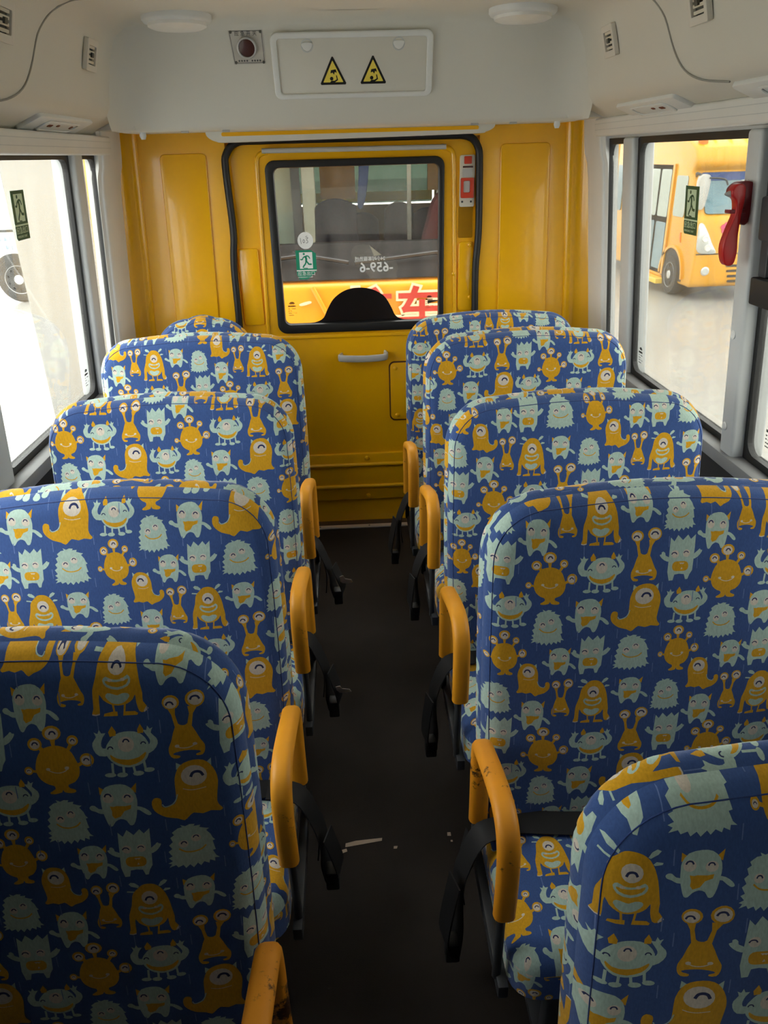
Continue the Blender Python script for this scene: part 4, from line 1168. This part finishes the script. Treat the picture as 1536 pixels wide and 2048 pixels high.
MB().lathe([(0.007, 0), (0.006, 0.006), (0.002, 0.014)], (0, 0, 0), n=10).build('steel_tip', M['alu'], ham, loc=(0.837, hy - 0.008, 1.404), rot=(0, -PI / 2, 0), smooth=True)
MB().box(0.837, 0.875, hy - 0.016, hy + 0.010, 1.364, 1.372).build('clip', M['darkred'], ham, bevel=0.002)

# ================================================================== outside
GZ = -0.65
g = struct(MB().box(-60, 60, -40, 80, GZ - 0.1, GZ).build('ground', M['ground']), 'polished pale concrete yard around the bus', 'ground')
t = tag(MB().box(-1.89, -1.44, 4.55, 5.0, GZ, 4.2).build('white_column', M['plaster'], bevel=0.015), 'square white plastered column outside the left window', 'column')

def wheel(parent, c, r, axis, face, w=0.2, style=5, part='wheel'):
    """tyre part with hub and spokes as sub-parts; face: +1/-1 side that is seen"""
    p = [(r * 0.60, -w / 2), (r * 0.92, -w / 2), (r, -w * 0.3), (r, w * 0.3), (r * 0.92, w / 2), (r * 0.60, w / 2)]
    ty = MB().lathe(p, c, axis, 32).build(part, M['tyre'], parent, smooth=True, angle=50)
    f = face * w / 2
    hubp = [(r * 0.64, f * 0.9), (r * 0.62, f * 1.02), (r * 0.52, f * 0.9), (r * 0.42, f * 0.8), (r * 0.24, f * 0.85), (r * 0.20, f * 1.08), (r * 0.10, f * 1.12)]
    MB().lathe(hubp, c, axis, 32).build('hub', M['hub'], ty, smooth=True, angle=30)
    for k in range(10 if style == 10 else 5):
        a = 2 * PI * k / (10 if style == 10 else 5) + 0.3
        rr, q = r * 0.47, r * (0.05 if style == 10 else 0.085)
        d = (rr * math.cos(a), rr * math.sin(a))
        o = (f * 0.90, d[0], d[1]) if axis == 'X' else (d[0], f * 0.90, d[1])
        cc = [c[i] + o[i] for i in range(3)]
        MB().lathe([(q, -0.01), (q, 0.01)], cc, axis, 10).build('hub_hole', M['tyre'], ty)
    return ty

# ---- yellow bus parked to the right
bus = tag(empty('school_bus', (5.14, 11.35, 0)), 'yellow school bus parked outside the right window', 'bus')
prof = [(0.10, -0.45), (0.02, -0.40), (0.0, -0.28), (0.0, 0.05), (0.02, 0.38), (0.07, 0.53), (0.12, 0.57), (0.46, 1.13), (0.44, 1.17), (0.36, 1.24), (0.36, 1.34), (0.46, 1.47), (0.70, 1.58), (1.2, 1.62), (6.3, 1.62), (6.3, -0.45)]
MB().prism(prof, lambda u, v, w: (w, u, v), 0, 2.1).build('body', M['busyellow'], bus, bevel=0.05, seg=3)
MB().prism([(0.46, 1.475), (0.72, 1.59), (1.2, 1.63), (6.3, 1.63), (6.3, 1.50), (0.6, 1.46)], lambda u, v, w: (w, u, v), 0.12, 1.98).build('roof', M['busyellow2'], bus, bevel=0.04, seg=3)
for k in range(7):
    x = 0.35 + k * 0.24
    MB().box(x, x + 0.05, 0.62, 6.2, 1.60, 1.65).build('roof_rib', M['vanwhite'], bus, bevel=0.012)
MB().prism(rrect(0.12, 1.98, 0.0, 1.0, 0.06), lambda u, v, w: (u, 0.125 + 0.335 * v - w * 0.86, 0.585 + 0.545 * v + w * 0.52), 0.004, 0.02).build('windscreen', M['busglass'], bus)
MB().prism(rrect(0.12, 1.98, 0.80, 1.0, 0.04), lambda u, v, w: (u, 0.125 + 0.335 * v - w * 0.86, 0.585 + 0.545 * v + w * 0.52), 0.021, 0.025).build('sun_strip', M['curtain'], bus)
MB().prism(rrect(0.70, 0.95, 0.12, 0.8, 0.03), lambda u, v, w: (u, 0.125 + 0.335 * v - w * 0.86, 0.585 + 0.545 * v + w * 0.52), 0.021, 0.024).build('windscreen_sticker', M['vanglass'], bus)
MB().prism([(0.79, 0.42), (0.86, 0.40), (0.84, 0.66), (0.78, 0.70)], lambda u, v, w: (u, 0.125 + 0.335 * v - w * 0.86, 0.585 + 0.545 * v + w * 0.52), 0.0245, 0.027).build('red_mark', M['charred'], bus)
# side facing us: windows, door, arch
sd = lambda u, v, w: (-w, u, v)
for a, b in ((2.35, 3.3), (3.4, 4.3), (4.4, 5.3)):
    MB().prism(rrect(a, b, 0.45, 1.22, 0.05), sd, 0.002, 0.015).build('side_window', M['busglass'], bus)
d = MB().prism(rrect(1.12, 2.12, -0.38, 1.24, 0.05), sd, 0.002, 0.012).build('door', M['cowl'], bus)
for a, b in ((1.18, 1.58), (1.66, 2.06)):
    MB().prism(rrect(a, b, 0.48, 1.18, 0.04), sd, 0.012, 0.02).build('door_pane', M['vanglass'], d)
    MB().prism(rrect(a, b, -0.32, 0.40, 0.04), sd, 0.012, 0.02).build('door_lower_pane', M['busglass'], d)
MB().prism(rrect(1.06, 1.13, -0.38, 1.26, 0.02), sd, 0.002, 0.03).build('door_post', M['busyellow'], d)
MB().prism(rrect(2.11, 2.20, -0.38, 1.26, 0.02), sd, 0.002, 0.03).build('door_post', M['busyellow'], d)
MB().prism(rrect(0.56, 0.98, 0.52, 1.10, 0.05), sd, 0.002, 0.012).build('quarter_window', M['vanglass'], bus)
MB().prism([(0.77 + 0.42 * math.cos(a), -0.36 + 0.42 * math.sin(a)) for a in np.linspace(-0.1, PI + 0.1, 20)], sd, 0.001, 0.006).build('wheel_well', M['black'], bus)
MB().prism([(0.77 + 0.46 * math.cos(a), -0.36 + 0.46 * math.sin(a)) for a in np.linspace(0, PI, 16)] + [(0.77 + 0.42 * math.cos(a), -0.36 + 0.42 * math.sin(a)) for a in np.linspace(PI, 0, 16)], sd, 0.0, 0.03).build('arch_lip', M['busyellow'], bus)
wheel(bus, (0.07, 0.77, -0.345), 0.305, 'X', -1)
wheel(bus, (0.07, 4.7, -0.345), 0.305, 'X', -1)
wheel(bus, (2.03, 0.77, -0.345), 0.305, 'X', 1)
wheel(bus, (2.03, 4.7, -0.345), 0.305, 'X', 1)
MB().prism([(0.55, 0.16), (0.60, 0.22), (0.62, 0.30), (0.58, 0.30)], sd, 0.001, 0.012).build('side_marker', M['beacon'], bus)
# front: headlamps, bumper seam, fog lamps, grille slots
fr_ = lambda u, v, w: (u, 0.0 - w, v)
for s_ in (0, 1):
    m_ = (lambda x: x) if s_ == 0 else (lambda x: 2.1 - x)
    hl = MB().prism(catmull([(m_(0.015), 0.46), (m_(0.06), 0.47), (m_(0.14), 0.36), (m_(0.24), 0.18), (m_(0.31), 0.06), (m_(0.17), 0.05), (m_(0.03), 0.08), (m_(0.012), 0.25)], 3), fr_, -0.04, 0.022).build('headlamp', M['chrome'], bus, bevel=0.01)
    for (a, b, r) in ((0.115, 0.26, 0.045), (0.17, 0.135, 0.05)):
        MB().lathe([(r, 0.0), (r, 0.01), (r * 0.8, 0.02), (r * 0.6, 0.012)], (0, 0, 0), n=20).build('lamp_lens', M['lamp'], hl, loc=(m_(a), -0.022, b), rot=(PI / 2, 0, 0))
    MB().lathe([(0.065, 0.0), (0.065, 0.012), (0.045, 0.02)], (0, 0, 0), n=20).build('fog_lamp', M['chrome'], bus, loc=(m_(0.19), 0.0, -0.20), rot=(PI / 2, 0, 0))
MB().prism([(0.02, 0.035), (2.08, 0.035), (2.08, 0.05), (0.02, 0.05)], fr_, -0.02, 0.004).build('bumper_seam', M['black'], bus)
for k in range(4):
    MB().prism(rrect(0.50 + 0.02 * k, 1.60 - 0.02 * k, -0.15 - 0.075 * k, -0.115 - 0.075 * k, 0.012, 2), fr_, -0.02, 0.004).build('grille_slot', M['black'], bus)
mb = MB()
for k in range(5):
    a = 2 * PI * k / 5 + PI / 2
    mb.prism([(0.42 + 0.05 * math.cos(a) + 0.035 * math.cos(b), 0.40 + 0.05 * math.sin(a) + 0.035 * math.sin(b)) for b in [2 * PI * i / 10 for i in range(10)]], lambda u, v, w: (u, 0.015 - w, v), 0, 0.012)
mb.build('flower_sticker', M['pink'], bus)
MB().lathe([(0.07, 0), (0.07, 0.10), (0.05, 0.13)], (0.16, 0.62, 1.50), n=16).build('beacon', M['beacon'], bus, smooth=True)
MB().tube(catmull([(0.05, 0.42, 1.10), (-0.02, 0.25, 1.14), (0.05, 0.12, 1.08)], 4, closed=False), 0.02, n=8).build('mirror_arm', M['steel'], bus, smooth=True)
MB().prism(catmull([(-0.02, 1.10), (0.10, 1.12), (0.13, 1.02), (0.09, 0.70), (0.0, 0.66), (-0.03, 0.85)], 3), lambda u, v, w: (u, 0.10 + w, v), 0, 0.12).build('mirror_in_plastic_bag', M['silver'], bus, bevel=0.02)
MB().tube(catmull([(0.10, 0.1, 1.08), (0.30, 0.05, 1.06), (0.36, 0.05, 0.98)], 4, closed=False), 0.014, n=8).build('mirror_arm', M['steel'], bus, smooth=True)
MB().prism(rrect(2.25, 2.32, 0.02, 0.28, 0.01), sd, 0.002, 0.006).build('side_notice', M['pink'], bus)
MB().prism(rrect(1.0, 2.3, -0.52, -0.44, 0.01), lambda u, v, w: (-w, u, v), -0.05, 0.14).build('door_step', M['busyellow2'], bus, bevel=0.01)

# ---- white van beyond the left window
van = tag(empty('white_van', (-5.664, 13.5, 0)), 'white van half hidden by the column outside the left window', 'van')
vp = [(-0.62, -0.36), (-0.68, -0.20), (-0.64, 0.15), (-0.52, 0.36), (-0.30, 0.55), (0.05, 0.98), (0.28, 1.14), (0.8, 1.22), (3.2, 1.26), (3.45, 1.1), (3.5, -0.36)]
MB().prism(vp, lambda u, v, w: (u, w, v), 0, 1.7).build('body', M['vanwhite'], van, bevel=0.06, seg=3)
fv = lambda u, v, w: (u, -w, v)
MB().prism(catmull([(-0.20, 0.58), (0.10, 0.93), (0.30, 1.02), (0.72, 1.06), (0.72, 0.58)], 3), fv, 0.001, 0.012).build('side_window', M['vanglass'], van)
MB().prism(rrect(0.8, 1.9, 0.58, 1.06, 0.04), fv, 0.001, 0.012).build('side_window', M['vanglass'], van)
MB().prism(rrect(-0.6, 3.4, 0.50, 0.535, 0.01), fv, 0.001, 0.015).build('belt_moulding', M['tyre'], van)
MB().prism([(-0.66, -0.24), (-0.33, -0.24), (-0.33, -0.30), (-0.64, -0.32)], fv, 0.001, 0.02).build('sill_trim', M['tyre'], van)
MB().prism([(0.42 * math.cos(a), -0.24 + 0.40 * math.sin(a)) for a in np.linspace(-0.2, PI + 0.2, 20)], fv, 0.001, 0.006).build('wheel_well', M['tyre'], van)
wheel(van, (0, 0.08, -0.27), 0.375, 'Y', -1, style=10)
wheel(van, (2.6, 0.08, -0.27), 0.375, 'Y', -1, style=10)
wheel(van, (0, 1.62, -0.27), 0.375, 'Y', 1, style=10)
wheel(van, (2.6, 1.62, -0.27), 0.375, 'Y', 1, style=10)
MB().tube(catmull([(-0.42, -0.02, 0.52), (-0.36, -0.10, 0.62), (-0.30, -0.12, 0.74)], 4, closed=False), 0.02, n=6).build('mirror_arm', M['tyre'], van)
mb = MB()
rnd = random.Random(5)
for row, z in ((0, 0.36), (1, 0.22)):
    for k in range(9):
        x = -0.45 + k * 0.085
        for s_ in range(4):
            if rnd.random() < 0.6: mb.box(x, x + 0.06, -0.012, 0.0, z + s_ * 0.02, z + s_ * 0.02 + 0.010)
        mb.box(x + 0.02, x + 0.03, -0.012, 0.0, z, z + 0.07)
mb.build('lettering', M['letter'], van)

# ---- coach standing close behind the back window, facing us
co = tag(empty('coach', (0.05, 3.9, 0)), 'yellow coach with red lettering standing right behind the back window', 'bus')
MB().prism([(0.06, -0.45), (-0.02, -0.30), (-0.02, 0.60), (0.0, 0.90), (0.02, 0.925), (0.34, 1.01), (0.34, 0.0), (0.34, -0.45)], lambda u, v, w: (w, u, v), -1.05, 1.05).build('nose', M['coachpaint'], co, bevel=0.012, seg=2)
MB().prism([(-1.0, 0.935), (1.0, 0.935), (1.0, 1.075), (-1.0, 1.075)], lambda u, v, w: (u, 0.03 + (v - 0.935) * 2.4 - w, v), 0.0, 0.02).build('cowl', M['cowl'], co)
MB().tube([(-0.85, 0.10, 0.99), (-0.28, 0.16, 1.04), (-0.05, 0.10, 1.005)], 0.010, n=6).build('wiper', M['black'], co)
MB().tube([(-0.02, 0.10, 1.0), (0.40, 0.15, 1.035), (0.85, 0.12, 1.02)], 0.010, n=6).build('wiper', M['black'], co)
MB().tube([(-0.24, -0.012, 0.905), (-0.14, -0.024, 0.70), (-0.10, -0.026, 0.45)], 0.012, n=8).build('bonnet_crease', M['coachpaint'], co, smooth=True)
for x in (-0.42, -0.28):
    MB().prism(catmull([(x - 0.03, 0.825), (x + 0.02, 0.838), (x + 0.03, 0.828), (x - 0.02, 0.815)], 3), lambda u, v, w: (u, -0.014 - w, v), 0, 0.004).build('reflect_mark', M['outline'], co)  # pale shapes standing in for small reflections on the nose
for body_, x in (('校', 0.045), ('车', 0.305)):
    for m_, off, lift in ((M['outline'], 0.017, 0.0215), (M['charred'], 0.005, 0.0230)):
        me = text_mesh('coach_char', body_, 0.235, m_, offset=off)
        for v in me.vertices: v.co = V((x + v.co.x * 1.05, -lift - v.co.z - max(0, 0.0), 0.765 + v.co.y))
        me.update()
        link('lettering', me, co)
MB().prism([(-0.98, 0.0), (0.98, 0.0), (0.98, 1.0), (-0.98, 1.0)], lambda u, v, w: (u, 0.36 + 0.5 * v + w, 1.07 + 0.95 * v), 0, 0.004).build('windscreen', M['glass_coachfront'], co)
sh = MB()
sh.box(-1.05, 1.05, 0.34, 5.5, -0.45, 0.20)
sh.box(-1.05, -0.98, 0.34, 5.5, 0.2, 0.86)
sh.box(0.98, 1.05, 0.34, 5.5, 0.2, 0.86)
sh.box(-1.05, 1.05, 0.80, 5.5, 1.98, 2.05)
for s_ in (-1, 1):
    for y in (0.75, 2.1, 3.4, 4.8, 5.4):
        sh.box(min(s_ * 0.98, s_ * 1.05), max(s_ * 0.98, s_ * 1.05), y, y + 0.10, 0.86, 1.98)
sh.box(-1.05, 1.05, 5.42, 5.5, 0.2, 0.98)
sh.box(-1.05, 1.05, 5.42, 5.5, 1.62, 1.98)
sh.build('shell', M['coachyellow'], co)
for s_ in (-1, 1):
    MB().box(min(s_ * 1.0, s_ * 1.01), max(s_ * 1.0, s_ * 1.01), 0.75, 5.45, 0.86, 1.98).build('side_glass', M['glass_coach'], co)
MB().box(-1.0, 1.0, 0.36, 0.75, 0.86, 1.045).build('dashboard', M['dashboard'], co, bevel=0.02)
MB().box(-0.345, -0.255, 1.55, 1.63, 0.2, 1.97).build('grab_column', M['coachtrim'], co, bevel=0.01)
MB().ring(rrect(-0.98, -0.36, 0.75, 1.60, 0.10), rrect(-0.92, -0.42, 0.82, 1.52, 0.08), lambda u, v, w: (u, 1.62 + w, v), 0, 0.03).build('door_frame', M['steel'], co)
MB().prism([(-0.95, 0.8), (-0.40, 0.8), (-0.40, 1.55), (-0.95, 1.55)], lambda u, v, w: (u, 1.70 + w, v), 0, 0.02).build('door_glass', M['vanglass'], co)
MB().prism([(-0.72, 0.78), (-0.63, 0.78), (-0.62, 1.32), (-0.70, 1.32)], lambda u, v, w: (u, 1.50 + w, v), 0, 0.03).build('door_curtain', M['curtainlight'], co)
MB().box(-0.23, 0.02, 1.9, 1.98, 1.22, 1.97).build('driver_partition', M['coachyellow'], co)
MB().prism(catmull([(0.02, 1.97), (0.14, 1.97), (0.12, 1.45), (0.08, 1.20), (0.03, 1.18), (0.05, 1.5)], 3), lambda u, v, w: (u, 1.75 + w, v), 0, 0.06).build('curtain', M['curtain'], co, bevel=0.01)
def coach_seat(x, y, w, h, m_):
    mb = MB().prism(catmull([(x - w / 2, 0.2), (x - w / 2, h - 0.15), (x - w * 0.42, h - 0.04), (x, h), (x + w * 0.42, h - 0.04), (x + w / 2, h - 0.15), (x + w / 2, 0.2)], 3), lambda u, v, ww: (u, y + ww, v), 0, 0.10)
    return mb.build('coach_seat', m_, co, bevel=0.025)
coach_seat(-0.13, 1.55, 0.30, 1.24, M['seatdark'])
coach_seat(0.08, 2.3, 0.24, 1.10, M['seatdark'])
coach_seat(0.42, 3.2, 0.26, 1.12, M['seatdark'])
coach_seat(0.66, 3.0, 0.26, 1.08, M['seatdark'])
o = MB().prism(catmull([(0.44, 0.80), (0.48, 1.12), (0.54, 1.26), (0.66, 1.30), (0.78, 1.22), (0.82, 0.80)], 3), lambda u, v, ww: (u, 1.25 + ww, v), 0, 0.14).build('coach_seat', M['seatred'], co, bevel=0.03)
MB().box(-0.30, 0.22, 1.2, 1.35, 0.85, 0.99).build('seat_cushion', M['seatred'], co, bevel=0.03)
MB().box(-0.95, 0.95, 5.40, 5.43, 1.02, 1.12).build('rear_shelf', M['busyellow2'], co)
MB().prism([(-0.95, 1.0), (0.95, 1.0), (0.95, 1.6), (-0.95, 1.6)], lambda u, v, w: (u, 5.46 + w, v), 0, 0.01).build('rear_glass', M['glass_coach'], co)
for x in (0.40, 0.62):
    MB().box(x, x + 0.03, 2.0, 2.03, 0.2, 1.97).build('grab_pole', M['alu'], co)
MB().box(0.55, 0.66, 1.98, 2.02, 1.26, 1.97).build('side_partition', M['coachyellow'], co)
MB().box(-0.9, 0.9, 0.62, 0.64, 1.85, 1.97).build('sun_visor', M['silver'], co)
for a in bpy.data.meshes:
    if a.users == 0: bpy.data.meshes.remove(a)
